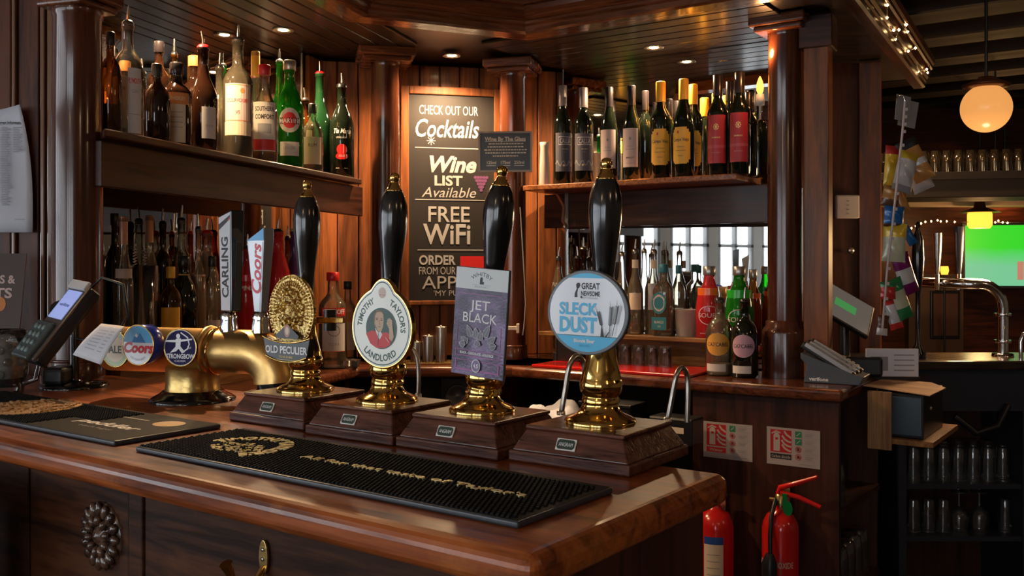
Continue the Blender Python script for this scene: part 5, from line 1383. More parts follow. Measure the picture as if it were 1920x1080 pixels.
# ---- dimpled mug
mz = BAR_Z+.0005
x0, Y0 = (8-CX)/F*2.10, 2.10
t = thing('beer_mug', 'dimpled glass beer mug with handle, nearly finished dark beer', 'mug', (x0, Y0, mz), 0)
Hm = pz(618, Y0)-mz; r = .046
MB().lathe([(r*.82, 0), (r*.86, .004), (r*.9, .02), (r*1.04, .04), (r*1.06, Hm*.55), (r*.98, Hm*.8), (r, Hm), (r*.93, Hm), (r*.9, Hm*.8), (r*.95, Hm*.5), (r*.8, .016), (0, .014)], 32).build('glass_body', G_TUMB, t)
m = MB()
for row in range(3):
    for k in range(10):
        a = 2*math.pi*(k+.5*(row % 2))/10
        m.lathe([(.010, 0), (.0075, .0022), (.003, .003), (0, .0031)], 8, M=Matrix.Rotation(a, 4, 'Z') @ Matrix.Translation((r*1.0, 0, .045+row*.026)) @ Matrix.Rotation(R(90), 4, 'Y'))
m.build('dimples', G_TUMB, t)
MB().lathe([(r*.78, .0155), (r*.86, .03), (r*.90, .034)], 24).build('beer', DKL, t)
MB().lathe([(r*.90, .035), (r*.93, .06), (r*.90, Hm*.80)], 24).build('foam_film', glass('foam_film_glass', (.75, .75, .72), .8, (.60, .58, .54), .62), t)
MB().tube([(r*.95, 0, Hm*.86), (r*1.3, 0, Hm*.92), (r*1.62, 0, Hm*.80), (r*1.70, 0, Hm*.5), (r*1.5, 0, Hm*.22), (r*.95, 0, Hm*.16)], .0065, 12).build('handle', G_TUMB, t)

# ---- dark tent card at the left
Y = 2.35
t = thing('menu_card', 'dark brown menu card with pale lettering and an orange spot', 'menu card', ((5-CX)/F*Y, Y, BAR_Z), R(8))
Hc_ = pz(475, Y)-BAR_Z
MB().add([(-.12, 0, 0), (.028, 0, 0), (.028, .006, 0), (-.12, .006, 0), (-.12, .03, Hc_), (.045, .03, Hc_), (.045, .036, Hc_), (-.12, .036, Hc_)], [(0, 3, 2, 1), (4, 5, 6, 7), (0, 1, 5, 4), (1, 2, 6, 5), (2, 3, 7, 6), (3, 0, 4, 7)]).build('board', col('menu_brown', (.05, .028, .024), .5), t)
d = Draw(M=Matrix.Rotation(-math.atan2(.03, Hc_), 4, 'X') @ UP, base=.0012)
z_ = lambda py: pz(py, Y)-BAR_Z
d.text('BURGERS &', -.045, z_(523), .020, LPK, bold=.03, width=.13); d.text('SHOTS', -.045, z_(549), .024, LPK, bold=.03, width=.12)
d.ell(-.012, z_(570), .013, .018, ORL, 20); d.build('lettering', t)
MB().box(-.12, .02, .004, .10, 0, .02).build('foot', BLACK, t)

# ---- notice sheet on the boarded wall
Y = 2.533
xa, xb, za, zb = (-40-CX)/F*Y, (60-CX)/F*Y, pz(436, Y), pz(198, Y)
t = thing('notice_sheet', 'printed white notice sheet pinned to the boarded wall', 'notice', ((xa+xb)/2, Y, za), 0)
W, H = xb-xa, zb-za
m = MB(); vs = []; n = 10
for j in range(n+1):
    for i in range(n+1):
        u, v = i/n, j/n; vs.append((-W/2+W*u-.022*(v**3)*(u > .5)*(u-.5)*2+(.006 if u == 1 else 0)*(1-v), -.003-.006*math.sin(3*v+u*2)**2-.012*(u**4)*(v**6), H*v-.02*v*(1-u)))
m.add(vs, [(j*(n+1)+i, j*(n+1)+i+1, (j+1)*(n+1)+i+1, (j+1)*(n+1)+i) for j in range(n) for i in range(n)], 0, None, True)
o = m.build('paper', col('notice_paper', (.52, .54, .60), .7), t); so = o.modifiers.new('thick', 'SOLIDIFY'); so.thickness = .0008; so.offset = 1
d = Draw(M=Matrix.Translation((0, -.0125, 0)) @ UP)
d.text('Allergen Information', W*.12, H*.86, .009, INK, bold=.02, width=W*.55)
random.seed(9)
for k in range(46):
    y = H*(.82-k*.0135)
    for c in range(4):
        if c == 3 and k > 14: continue
        x = -W*.45+c*W*.215; l = W*random.uniform(.10, .18); d.rect(x, y, x+l, y+.0022, GREYINK); d.z -= d.step
d.rect(W*.22, H*.10, W*.42, H*.105, GREYINK); d.build('lettering', t)

# ---- bar stool at the near left
t = thing('bar_stool', 'bar stool with dark padded back rail at the lower left edge', 'stool', FB.w(-1.14, -.24, 0), FB.t)
NVY = col('navy_leather', (.012, .016, .035), .45); 
MB().box(-.17, .17, -.17, .17, .72, .78).build('seat', NVY, t, bevel=.02, seg=3)
MB().lathe([(0, -.185), (.028, -.18), (.036, -.165), (.036, .165), (.028, .18), (0, .185)], 20, M=Matrix.Translation((0, .155, 1.085)) @ Matrix.Rotation(R(90), 4, 'Y')).build('back_rail', NVY, t)
MB().box(-.15, .15, .145, .165, .82, 1.07).build('backrest', NVY, t, bevel=.008)
for x in (-.13, .13): MB().box(x-.012, x+.012, .145, .165, .78, 1.06).build('back_post', W_Z, t)
for x in (-.15, .15):
    for y in (-.15, .15): MB().box(x-.018, x+.018, y-.018, y+.018, .0, .72).build('leg', W_Z, t)
for y in (-.15, .15): MB().box(-.135, .135, y-.012, y+.012, .25, .28).build('footrest', W_Z, t)
# ================================================================== LAMPS
LAMPC = col('halogen_glow', (1.0, .72, .38), .5, emit=60)
def downlight(x, y, z, lab, power=SPOT_POWER, r=.018):
    t = thing('downlight', lab, 'lamp', (x, y, z), 0, 'recessed downlights')
    MB().lathe([(.038, 0), (.040, -.004), (.034, -.006), (.024, -.003), (.024, -.0005)], 28).build('trim_ring', STEEL, t)
    MB().lathe([(r, -.0015), (r*.8, -.004), (0, -.005)], 20).build('bulb', LAMPC, t)
    ld = bpy.data.lights.new('spot', 'SPOT'); ld.energy = power; ld.color = (1, .66, .36); ld.spot_size = R(150); ld.spot_blend = .7; ld.shadow_soft_size = .02
    lo = bpy.data.objects.new('light', ld); COL.objects.link(lo); lo.parent = t; lo.location = (0, 0, -.012)
def dl(px, py, lab, **k):
    p = onz2(px, py, SOF_Z); downlight(p[0], p[1], SOF_Z-.0005, lab, **k)
def onz2(px, py, z): Y = (z-EYE)*F/(CY-py); return ((px-CX)/F*Y, Y)
dl(531, 55, 'recessed halogen lamp over the spirit bottles'); dl(847, 103, 'recessed halogen lamp over the chalkboard'); dl(1226, 88, 'recessed halogen lamp over the wine bottles')
q = FL.w(.35, .14); downlight(q[0], q[1], SOF_Z-.0005, 'recessed halogen lamp over the left end of the spirit shelf')
# hidden lamp added to put warm glints on the rack glasses
q = ((1640-CX)/F*4.75, 4.75)
downlight(q[0], q[1], 2.599, 'added lamp for glints on the overhead glasses, hidden by the canopy', 34, .03)
# candle lamp by the right column
p = FR.xy(1425, .03); Y = p[1]
t = thing('candle_lamp', 'glowing candle bulb in a white holder at the wine shelf end', 'lamp', (*p, pz(188, Y)), 0)
MB().lathe([(.0, -.07), (.004, -.07), (.004, -.02), (.016, -.018), (.016, .0), (.013, .022), (0, .022)], 20).build('holder', col('lamp_white', (.65, .6, .55), .5), t)
MB().lathe([(.007, .022), (.012, .035), (.0135, .048), (.010, .066), (.004, .082), (0, .088)], 20).build('bulb', col('candle_glow', (1, .30, .04), .6, emit=3.2), t)
MB().tube([(0, 0, -.066), (.0, .05, -.07), (.0, .165, -.07)], .004, 8).build('arm', BRASS, t)
ld = bpy.data.lights.new('candle', 'POINT'); ld.energy = 1.6; ld.color = (1, .45, .15); ld.shadow_soft_size = .015
lo = bpy.data.objects.new('light', ld); COL.objects.link(lo); lo.parent = t; lo.location = (0, -.06, .15)

# ================================================================== RIGHT END OF THE BACK BAR
def V(px, py, Y): return Vector(((px-CX)/F*Y, Y, pz(py, Y)))
t = thing('square_post', 'square wooden post at the right end of the worktop', 'post', (1.075, 3.335, CNT_Z), FR.t+R(6))
MB().box(-.042, .042, -.042, .042, 0, SOF_Z-CNT_Z).build('shaft', W_LIT, t, bevel=.004)
MB().box(-.056, .056, -.056, .056, EYE+.86-CNT_Z-.10, SOF_Z-CNT_Z-.001).build('capital', W_X, t, bevel=.004)
wb = struct(bx(1.15, 1.495, 4.08, 4.14, 0, SOF_Z, name='wall_end', mat=W_UNIT))
t = thing('square_post', 'second square wooden post beyond the light switch', 'post', (1.545, 4.10, 0), R(-20))
MB().box(-.045, .045, -.05, .05, 0, SOF_Z).build('shaft', W_LIT, t, bevel=.004)
Y = 4.07
t = thing('switch_box', 'white switch box on the dark wall between two posts', 'switch', (*V(1587, 388, Y)[:2], V(0, 388, Y).z), 0)
MB().box(-.050, .050, -.022, .008, -.050, .050).build('box', col('switch_white', (.50, .46, .42), .4), t, bevel=.006)
for z in (.022, .004, -.014, -.032): MB().box(-.004, .004, -.0235, -.022, z, z+.004).build('button', GREYINK, t)
t = thing('door_knob', 'small round metal knob on the dark wall', 'knob', tuple(V(1592, 470, Y)), 0)
MB().lathe([(.006, 0), (.006, .012), (.014, .018), (.015, .024), (.010, .028), (0, .029)], 20, M=UP).build('knob', STEEL, t)

# fire safety signs
def fsign(px0, px1, py0, label, word, band):
    xa, xb = FR.at(px0, -.216), FR.at(px1, -.216); Ya = FR.w(xa, -.216)[1]
    W = xb-xa; H = W*.70; z1 = pz(py0, Ya)
    t = thing('fire_sign', label, 'sign', FR.w((xa+xb)/2, -.2155, z1-H), FR.t, 'fire safety signs')
    MB().box(-W/2, W/2, -.0015, 0, 0, H).build('plate', col('sign_white', (.40, .36, .36), .5), t)
    d = Draw(M=Matrix.Translation((0, -.0015, 0)) @ UP); SR = col('sign_red', (.45, .012, .02), .5); SW = col('sign_symbol', (.46, .42, .40), .5); SG = col('sign_green', (.02, .20, .11), .5)
    x = lambda u: -W/2+W*u
    y = lambda v: H*(1-v)
    d.rect(x(.07), y(.66), x(.47), y(.06), SR); d.rect(x(.07), y(.84), x(.47), y(.70), band)
    d.rect(x(.13), y(.63), x(.25), y(.22), SW); d.poly([(x(.13), y(.22)), (x(.25), y(.22)), (x(.22), y(.14)), (x(.16), y(.14))], SW); d.line([(x(.10), y(.17)), (x(.18), y(.10)), (x(.26), y(.14))], H*.035, SW); d.rect(x(.165), y(.33), x(.215), y(.27), SR)
    for k, (a, b) in enumerate(((.34, .10), (.30, .22), (.29, .34), (.30, .46))):
        d.line([(x(a), y(b)), (x(a+.04), y(b+.08)), (x(a+.10), y(b+.13)), (x(.455), y(b+.15))], H*.05, SW)
    d.text(word, x(.27), y(.77), H*.075, SW, bold=.01, width=W*(.28 if len(word) < 8 else .36))
    for k in range(4):
        v = .12+k*.20
        if (k == 0) or (k == 1 and len(word) > 8): d.rect(x(.54), y(v+.10), x(.66), y(v-.06), SG); d.line([(x(.57), y(v+.06)), (x(.63), y(v-.02))], H*.02, SW)
        else: d.ell(x(.60), y(v+.02), W*.055, W*.055, SR, 24, hole=.8); d.ell(x(.60), y(v+.02), W*.025, W*.03, INK, 12); d.line([(x(.565), y(v-.03)), (x(.635), y(v+.07))], H*.015, SR)
        d.rect(x(.70), y(v+.10), x(.95), y(v+.095), GREYINK); d.rect(x(.70), y(v-.05), x(.95), y(v-.055), GREYINK)
        for q in range(3): d.rect(x(.72), y(v+.0+q*.03), x(.90-.03*q), y(v-.012+q*.03), GREYINK)
    d.rect(x(.62), y(.93), x(.90), y(.915), GREYINK); d.build('lettering', t)
fsign(1319, 1411, 789, 'water extinguisher sign with red band, left of the two', 'Water', col('sign_red', (.45, .012, .02), .5))
fsign(1438, 1538, 799, 'carbon dioxide extinguisher sign with black band, right of the two', 'Carbon dioxide', INK)
# extinguishers
def ext(px, ytop, Hb, r, label, co2):
    d_ = -.216-r-.012; p = FR.xy(px, d_); zt = pz(ytop, p[1]); z0 = zt-Hb
    t = thing('fire_extinguisher', label, 'fire extinguisher', (*p, z0), FR.t)
    MB().lathe([(r*.9, 0), (r, .01), (r, Hb-r*1.1), (r*.93, Hb-r*.75), (r*.72, Hb-r*.35), (r*.4, Hb-.012), (r*.28, Hb), (r*.26, Hb+.012)], 36).build('cylinder', REDG, t)
    MB().lathe([(r*.30, Hb+.010), (r*.30, Hb+.04), (r*.22, Hb+.045)], 20).build('valve', col('valve_brass', (.5, .36, .14), .3, 1), t)
    if co2:
        MB().tube([(-.005, 0, Hb+.045), (.0, 0, Hb+.065), (.05, 0, Hb+.085), (.12, 0, Hb+.115)], [.010, .010, .008, .006], 10).build('lever', REDG, t)
        MB().tube([(0, 0, Hb+.05), (.06, 0, Hb+.042), (.13, 0, Hb+.020)], [.009, .008, .007], 10).build('handle', REDG, t)
        MB().box(.010, .026, -.012, -.010, Hb-.0, Hb+.05).build('safety_tag', col('tag_green', (.0, .16, .04), .4), t, bevel=.0005)
        MB().lathe([(.016, 0), (.016, .002)], 16, M=Matrix.Translation((.030, -.016, Hb+.005)) @ UP @ Matrix.Diagonal((1, 1.5, 1, 1))).build('seal', col('tag_green', (.0, .16, .04), .4), t)
        MB().tube([(-.01, -.015, Hb+.03), (-.012, -r*.9, Hb-.02), (-.010, -r-.010, Hb-.08), (-.008, -r-.014, Hb-.14)], .007, 10).build('hose', BLACK, t)
        MB().lathe([(.012, 0), (.024, -.03), (.027, -.22), (.022, -.22)], 20, M=Matrix.Translation((-.008, -r-.022, Hb-.13))).build('horn', BLACK, t)
        MB().tube([(-.035, -.0, Hb+.025), (-.010, 0, Hb+.025)], .006, 10).build('outlet', col('valve_brass', (.5, .36, .14), .3, 1), t)
    else:
        MB().tube([(-.02, 0, Hb+.035), (.01, 0, Hb+.048), (.045, 0, Hb+.040)], [.010, .011, .007], 10).build('lever', BLACK, t)
        MB().lathe([(.008, 0), (.008, .01), (0, .012)], 12, M=Matrix.Translation((.012, -.004, Hb+.052))).build('safety_pin', REDG, t)
    dd = Draw(M=Matrix.Identity(4), warp=cyl(r*1.002, -90+(-8 if co2 else -10)))
    if co2: dd.rect(-r*1.2, .0, r*1.3, Hb-.36 if Hb > .4 else .06, LPK); dd.text('CARBON DIOXIDE', 0, Hb-.17, .018, LPK, bold=.02, width=r*2.4)
    else:
        dd.rect(-r*.05, Hb-.42 if Hb > .5 else 0, r*1.0, Hb-.115, CREAM); dd.rect(-r*.05, Hb-.115, r*1.0, Hb-.090, col('tag_blue', (.02, .08, .35), .4))
        for k in range(7): dd.rect(r*.1, Hb-.15-k*.022, r*.8, Hb-.148-k*.022, GREYINK)
        dd.text('WATER', -r*.75, Hb-.26, .016, LPK, bold=.02, width=r*1.1)
        for k in (.12, .20, .235): dd.rect(-r*1.3, Hb-k, -r*.1, Hb-k-.0012, LPK)
    dd.build('label', t)
    MB().box(-.012, .012, r+.0, r+.0105, Hb-.03, Hb+.075).build('wall_bracket', STEEL, t)
    MB().lathe([(r*1.01, Hb*.5), (r*1.03, Hb*.5+.002), (r*1.03, Hb*.5+.014), (r*1.01, Hb*.5+.016)], 30).build('strap', BLACK, t)
ext(1341, 948, .50, .062, 'red water extinguisher with cream label, beside the bar end', False)
ext(1463, 952, .46, .058, 'red carbon dioxide extinguisher with black hose and horn on the cupboard', True)

# card terminals in their dock
p = (1.175, 2.965)
p = FR.w(1.31, -.11)
t = thing('card_terminal_dock', 'grey charging dock holding three card terminals on the worktop end', 'card terminal dock', (p[0], p[1], CNT_Z), R(-30))
DK = col('dock_grey', (.07, .085, .105), .4)
def wedge(pts, y0, y1, M=None): return MB().prism(pts, y0, y1, M=(M or Matrix.Identity(4)) @ UP @ Matrix.Diagonal((1, 1, -1, 1)))
wedge([(-.095, 0), (.085, 0), (.100, .028), (.07, .034), (-.105, .100), (-.105, .080), (-.085, .060)][::1], 0, .12).build('dock', DK, t, bevel=.003)
dd = Draw(M=UP, base=.001); dd.text('verifone', -.045, .014, .012, WHITE, bold=.03, width=.062); dd.build('lettering', t)
for k in range(3):
    Mt = Matrix.Translation((-.100+.006*k, .006+.036*k, .112+.003*k)) @ Matrix.Rotation(R(31), 4, 'Y')
    c = MB().box(-.01, .185, -.0, .030, .0, .024, M=Mt).build('terminal', BLACK, t, bevel=.005)
    MB().box(.0, .175, -.0012, .012, .012, .026, M=Mt).build('side_trim', col('terminal_silver', (.42, .42, .44), .3, .5), c, bevel=.001)
    for j in range(4): MB().box(.105+j*.017, .115+j*.017, .010, .026, .024, .0275, M=Mt).build('key', GREYINK, c)

# till with tilted touch screen
p = FR.w(1.34, .14)
t = thing('till', 'till with tilted touch screen reflecting green light', 'till', (p[0]-.045, p[1]+.05, CNT_Z), R(-12))
MB().box(-.10, .13, -.02, .15, 0, .07).build('base', BLACK, t, bevel=.01)
Ms = Matrix.Translation((.02, .0, .19)) @ Matrix.Rotation(R(-38), 4, 'X') @ Matrix.Rotation(R(28), 4, 'Y')
Ms = Matrix.Translation((.01, .04, .245)) @ Matrix.Rotation(R(35), 4, 'Z') @ Matrix.Rotation(R(-35), 4, 'X') @ UP @ Matrix.Rotation(R(-38), 4, 'Z') @ Matrix.Diagonal((.86, .72, 1, 1))
s_ = MB().box(-.13, .13, -.11, .11, -.02, 0, M=Ms).build('screen_case', BLACK, t, bevel=.006)
TS = col('till_screen', (.17, .15, .13), .25, emit=.35)
MB().box(-.120, .120, -.10, .10, .0, .001, M=Ms).build('screen', TS, s_)
MB().box(-.05, .05, -.02, .03, .001, .0016, M=Ms).build('green_reflection', col('reflected_green', (.06, .30, .08), .3, emit=.5), s_)  # green reflection on the screen, put in as a faintly glowing patch
MB().tube([(.01, .06, .06), (.01, .07, .20)], .02, 12).build('neck', BLACK, t)

# cash drawer, papers and envelope on their bracket shelf
p = Vector((1.30, 3.20))
zt = EYE-.50
BZ = pz(806, 3.25)
EX, EY = FR.w(1.412, -.06)[:2]
t = thing('bracket_shelf', 'small wooden shelf with pale front edge under the cash box', 'shelf', (EX, EY, BZ-.02), R(55))
MB().box(.0, .42, -.20, .0, 0, .018).build('board', W_OAK, t, bevel=.002)
MB().box(-.012, 0, -.075, .0, -.02, .17).build('pale_upright', W_EDGE, t, bevel=.002)
t = thing('cash_box', 'dark metal cash box on the small bracket shelf', 'cash box', (EX, EY, BZ-.0015), R(55))
MB().box(.03, .34, -.165, -.02, 0, .145).build('body', BLACK, t, bevel=.004); MB().box(.024, .03, -.16, -.025, .01, .135).build('front', col('blue_grey_metal', (.06, .09, .12), .4, .3), t, bevel=.002)
MB().lathe([(.006, 0), (.005, .004), (0, .005)], 12, M=Matrix.Translation((.14, -.165, .09)) @ UP).build('lock', CHROME, t)
t = thing('brown_envelope', 'brown envelope lying on the cash box', 'envelope', (EX, EY, BZ+.145), R(55))
MB().add([(.0, -.19, .0), (.20, -.20, .004), (.33, -.13, .004), (.30, .02, .012), (.05, .03, .012), (.0, -.19, .003), (.20, -.20, .007), (.33, -.13, .007), (.30, .02, .015), (.05, .03, .015)], [(4, 3, 2, 1, 0), (5, 6, 7, 8, 9), (0, 1, 6, 5), (1, 2, 7, 6), (2, 3, 8, 7), (3, 4, 9, 8), (4, 0, 5, 9)]).build('envelope', col('manila', (.46, .27, .15), .7), t)
Y = 3.36
t = thing('leaflet_stack', 'stack of white leaflets standing behind the card terminals', 'leaflets', (*V(1676, 700, Y)[:2], V(0, 706, Y).z), R(-4))
MB().box(-.095, .085, 0, .012, 0, .098).build('sheets', PAPER, t, bevel=.001)
dd = Draw(M=UP); dd.rect(-.08, .02, -.02, .07, GREYINK)
for k in range(4): dd.rect(.0, .02+k*.018, .07, .024+k*.018, GREYINK)
dd.build('lettering', t)
MB().box(-.10, .09, -.0, .06, -.012, -.001).build('tray', BLACK, t)

# glasses inside the end cupboard
pg = None
def pint(p, lab='upturned pint glass in the rows inside the end cupboard', grp='pint glasses in the end cupboard'):
    global pg
    if pg is None:
        pg = thing('pint_glass', lab, 'glass', p, 0, grp)
        MB().lathe([(.041, 0), (.040, .10), (.034, .14), (.030, .145), (0, .145)], 20, cap=False).build('glass_body', G_TUMB, pg)
        MB().lathe([(.042, .0), (.043, .002), (.041, .004)], 20, cap=False).build('rim', G_TUMB, pg)
        return pg
    return dup(pg, p, None, lab, grp)
for x in (1.205, 1.305):
    for j in range(5):
        q = FR.w(x, -.14+j*.09); pint((q[0], q[1], SH2+.001))
q = FR.w(1.315, -.13); pint((q[0], q[1], SH1+.001), 'single tall pint glass on the upper shelf of the end cupboard', 'single glass on the end cupboard shelf')
for j in range(5):
    q = FR.w(1.32, -.14+j*.09); pint((q[0], q[1], SH3+.001), 'upturned pint glass on the lowest shelf of the end cupboard', 'pint glasses low in the end cupboard')

# ================================================================== FAR BAR AND ROOM ON THE RIGHT
Y = 3.75
FZ = pz(672, Y)
t = thing('far_bar', 'dark far bar with open shelves of glasses', 'bar counter', (0, 0, 0), 0)
X0, X1 = (1690-CX)/F*Y, (1905-CX)/F*Y
MB().box(1.46, 2.6, Y-.10, Y+.27, FZ-.035, FZ).build('counter_top', wood('far_bar_wood', (.012, .007, .005), (.04, .022, .014), 'x', 1, .25, .5), t, bevel=.008)
CABM = col('cabinet_navy', (.012, .016, .024), .5)
S1, S2 = pz(903, Y), pz(1000, Y)
MB().box(X0-.03, X0, Y-.05, Y+.30, .10, FZ-.036).build('side_panel', CABM, t); MB().box(X1, X1+.05, Y-.05, Y+.30, .10, FZ-.036).build('side_panel', CABM, t)
MB().box(X0, X1, Y+.28, Y+.30, .10, FZ-.036).build('back_panel', W_UNIT, t)
for z in (S1, S2): MB().box(X0, X1, Y-.04, Y+.28, z-.02, z).build('shelf', CABM, t)
MB().box(X0, X1, Y-.05, Y-.03, FZ-.20, FZ-.036).build('top_rail', CABM, t); MB().box(X0, X1, Y-.05, Y+.28, .10, .14).build('plinth', CABM, t)
MB().box(X1+.05, 2.6, Y-.03, Y, .0, FZ-.036).build('front_panel', CABM, t)
MB().tube([V(1790, 780, Y-.06), V(1830, 812, Y-.08), V(1870, 800, Y-.08), V(1890, 760, Y-.06)], .014, 10).build('drain_hose', BLACK, t)
k = 0
sg = None
def small(p, lab, grp):
    global sg
    if sg is None:
        sg = thing('half_pint_glass', lab, 'glass', p, 0, grp)
        MB().lathe([(.027, 0), (.0265, .07), (.024, .125), (.022, .13), (0, .13)], 18, cap=False).build('glass_body', G_TUMB, sg)
        MB().lathe([(.0275, .0), (.028, .002), (.0268, .004)], 18, cap=False).build('rim', G_TUMB, sg)
        return sg
    return dup(sg, p, None, lab, grp)
for px in (1712, 1740, 1768, 1796, 1824, 1852, 1880):
    for dy in (0, .08, .16):
        p = V(px, 900, Y+.02+dy); small((p.x, Y+.02+dy, S1+.001), 'upturned glass in the rows on the upper shelf of the far bar', 'glasses on the far bar upper shelf')
wg = None
for px, kk in ((1712, 0), (1740, 0), (1768, 0), (1798, 1), (1836, 1), (1884, 0)):
    p = V(px, 1000, Y+.03)
    if kk == 0: small((p.x, Y+.03, S2+.001), {1712: 'leftmost straight glass on the lower shelf of the far bar', 1740: 'second straight glass from the left on the lower far bar shelf', 1768: 'straight glass left of the stemmed pair on the lower far bar shelf', 1884: 'straight glass alone at the right end of the lower far bar shelf'}[px], 'glasses on the far bar lower shelf')
    elif wg is None:
        wg = thing('stemmed_glass', 'upturned stemmed glass, left of the stemmed pair on the lower far bar shelf', 'glass', (p.x, Y+.03, S2+.001), 0, 'stemmed glasses on the far bar')
        MB().lathe([(.030, 0), (.038, .05), (.030, .085), (.006, .10)], 20, cap=False).build('bowl', G_TUMB, wg); MB().lathe([(.005, .10), (.005, .15)], 12).build('stem', G_TUMB, wg); MB().lathe([(.005, .15), (.034, .156), (.034, .159), (0, .159)], 20, cap=False).build('foot', G_TUMB, wg)
    else: dup(wg, (p.x, Y+.03, S2+.001), None, 'upturned stemmed glass, right of the stemmed pair on the lower far bar shelf')
# chrome tap arch
Ya = 3.85
t = thing('chrome_tap_arch', 'chrome arched beer tap rail on the far bar', 'beer font', (0, 0, 0), 0)
P = [V(1880, 668, Ya), V(1880, 580, Ya)]
for k in range(1, 8):
    a = R(k*90/7); P.append(V(1880-42*(1-math.cos(a)), 578-45*math.sin(a), Ya))
P += [V(1810, 532, Ya), V(1700, 528, Ya+.25)]
MB().tube(P, .0225, 16).build('rail', CHROME, t)
for py in (590, 640): MB().lathe([(.032, -.006), (.034, 0), (.032, .006)], 20, M=Matrix.Translation(V(1880, py, Ya))).build('collar', CHROME, t)
MB().lathe([(.042, 0), (.04, .01), (.026, .014)], 20, M=Matrix.Translation((V(1880, 668, Ya).x, Ya, FZ))).build('base', CHROME, t)
for px, top, m in ((1757, 437, STEEL), (1798, 425, col('navy_handle', (.03, .03, .045), .35))):
    b, tp = V(px, 515, Ya+.05), V(px, top, Ya+.05)
    MB().tube([V(px, 545, Ya+.03), b], .009, 10).build('tap_body', CHROME, t)
    MB().tube([b, (b+tp)/2, tp], [.008, .016, .020], 12).build('tap_handle', m, t, )
t = thing('pump_handle', 'tall dark turned pump handle on the far bar', 'beer pump', tuple(V(1721, 600, Ya-.1)), 0)
Z_ = FZ-V(0, 600, Ya-.1).z
MB().lathe([(.03, Z_), (.03, Z_+.02), (.010, Z_+.06), (.009, .10), (.018, .16), (.024, .24), (.020, .32), (.008, .36), (.010, .38), (0, .39)], 24).build('lever', BLACKW, t)
t = thing('steel_spout', 'thin steel swan spout at the far bar right edge', 'beer spout', (V(1914, 672, 3.7).x, 3.7, FZ), 0)
MB().tube([(0, 0, 0), (0, 0, .07), (.01, 0, .10), (.03, 0, .11), (.05, 0, .10)], .007, 10).build('tube', CHROME, t)

# hanging crisp packets on a clip strip
def packet(px, py, Y, w_, h_, roll, cols, lab, yaw=0):
    p = V(px, py, Y)
    t = thing('crisp_packet', lab, 'crisp packet', tuple(p), R(yaw), 'crisp packets on the clip strip')
    M = Matrix.Rotation(R(roll), 4, 'Y') @ UP
    nx, ny = 10, 14; mb = MB(); random.seed(px)
    ph = random.uniform(0, 6)
    for sgn in (1, -1):
        vs = []; 
        for j in range(ny+1):
            for i in range(nx+1):
                u, v = i/nx*2-1, j/ny*2-1
                e = (1-u*u)**.6*max(0, 1-v**4)**.8
                vs.append((u*w_/2*(1-.06*(1-v*v)), v*h_/2, sgn*(.10*w_+.0)*2.2*e*(1+.15*math.sin(7*v+ph+3*u))+sgn*.0004))
        for j in range(ny):
            for i in range(nx):
                f = (j*(nx+1)+i, j*(nx+1)+i+1, (j+1)*(nx+1)+i+1, (j+1)*(nx+1)+i)
                if sgn < 0: f = f[::-1]
                frac = j/ny; mi = 0
                for q, (a, b) in enumerate(cols[1]):
                    if a <= frac < b: mi = q+1
                b0 = len(mb.v)
                mb.add([vs[k] for k in f], [(0, 1, 2, 3)], mi, M, True)
    me = mb.build('packet', cols[0], t)
    bm = bmesh.new(); bm.from_mesh(me.data); bmesh.ops.remove_doubles(bm, verts=bm.verts, dist=.0001); bm.to_mesh(me.data); bm.free()
    return t
def pc(n, c): return col('packet_'+n, c, .32, .15, coat=.4)
YEL, WHI, BLU_, PUR, GRN, RED_, GLD, BRN, PAL = pc('yellow', (.70, .48, .04)), pc('white', (.55, .55, .56)), pc('blue', (.01, .13, .42)), pc('purple', (.17, .01, .11)), pc('green', (.02, .20, .07)), pc('red', (.5, .03, .03)), pc('gold', (.42, .20, .05)), pc('brown', (.10, .04, .02)), pc('pale', (.50, .52, .38))
Yc = 3.35
packet(1697, 322, Yc, .088, .145, 14, ([YEL, WHI, GREYINK], [(.12, .72), (0, .12)]), 'white and yellow crisp packet in the middle of the upper bunch', 20)
packet(1716, 300, Yc+.05, .072, .160, -26, ([GLD, BLACK, WHI], [(.75, 1.1), (.3, .5)]), 'slim black and gold crisp packet tilted in the upper bunch', -20)
packet(1722, 330, Yc+.10, .080, .115, -24, ([WHI, YEL], [(.8, 1.1)]), 'white crisp packet at the right of the upper bunch', 0)
packet(1672, 312, Yc+.10, .060, .150, 4, ([YEL, RED_], [(.75, 1.1)]), 'yellow crisp packet with red top beside the post', 10)
packet(1670, 368, Yc, .062, .075, 10, ([GLD, BRN], [(0, .3)]), 'small brown snack packet above the blue packet', 0)
packet(1690, 372, Yc+.03, .040, .10, -16, ([GLD, GLD], []), 'thin golden snack packet behind the clip strip', 0)
packet(1676, 406, Yc, .078, .075, 4, ([BLU_, BRN], [(0, .1)]), 'blue crisp packet under the brown one', 10)
packet(1703, 440, Yc+.06, .035, .08, -30, ([BLU_, BLU_], []), 'small blue packet corner hanging to the right', 0)
packet(1677, 455, Yc, .080, .135, 3, ([PAL, YEL], [(.62, 1.1)]), 'yellow topped crisp packet with a pale front panel', -10)
packet(1697, 514, Yc+.02, .075, .150, -20, ([WHI, PUR, PUR], [(.62, 1.1), (0, .22)]), 'white and purple crisp packet hanging askew', 14)
packet(1688, 560, Yc, .058, .150, -22, ([PAL, GRN, GRN], [(.66, 1.1), (0, .28)]), 'pale and green crisp packet below the purple one', 12)
packet(1665, 545, Yc-.02, .055, .060, 0, ([RED_, GRN], [(.7, 1.1)]), 'small red snack packet low on the strip', 0)
packet(1675, 590, Yc+.01, .048, .105, -16, ([WHI, RED_, RED_], [(.8, 1.1), (0, .2)]), 'white packet with red ends at the strip bottom', 0)
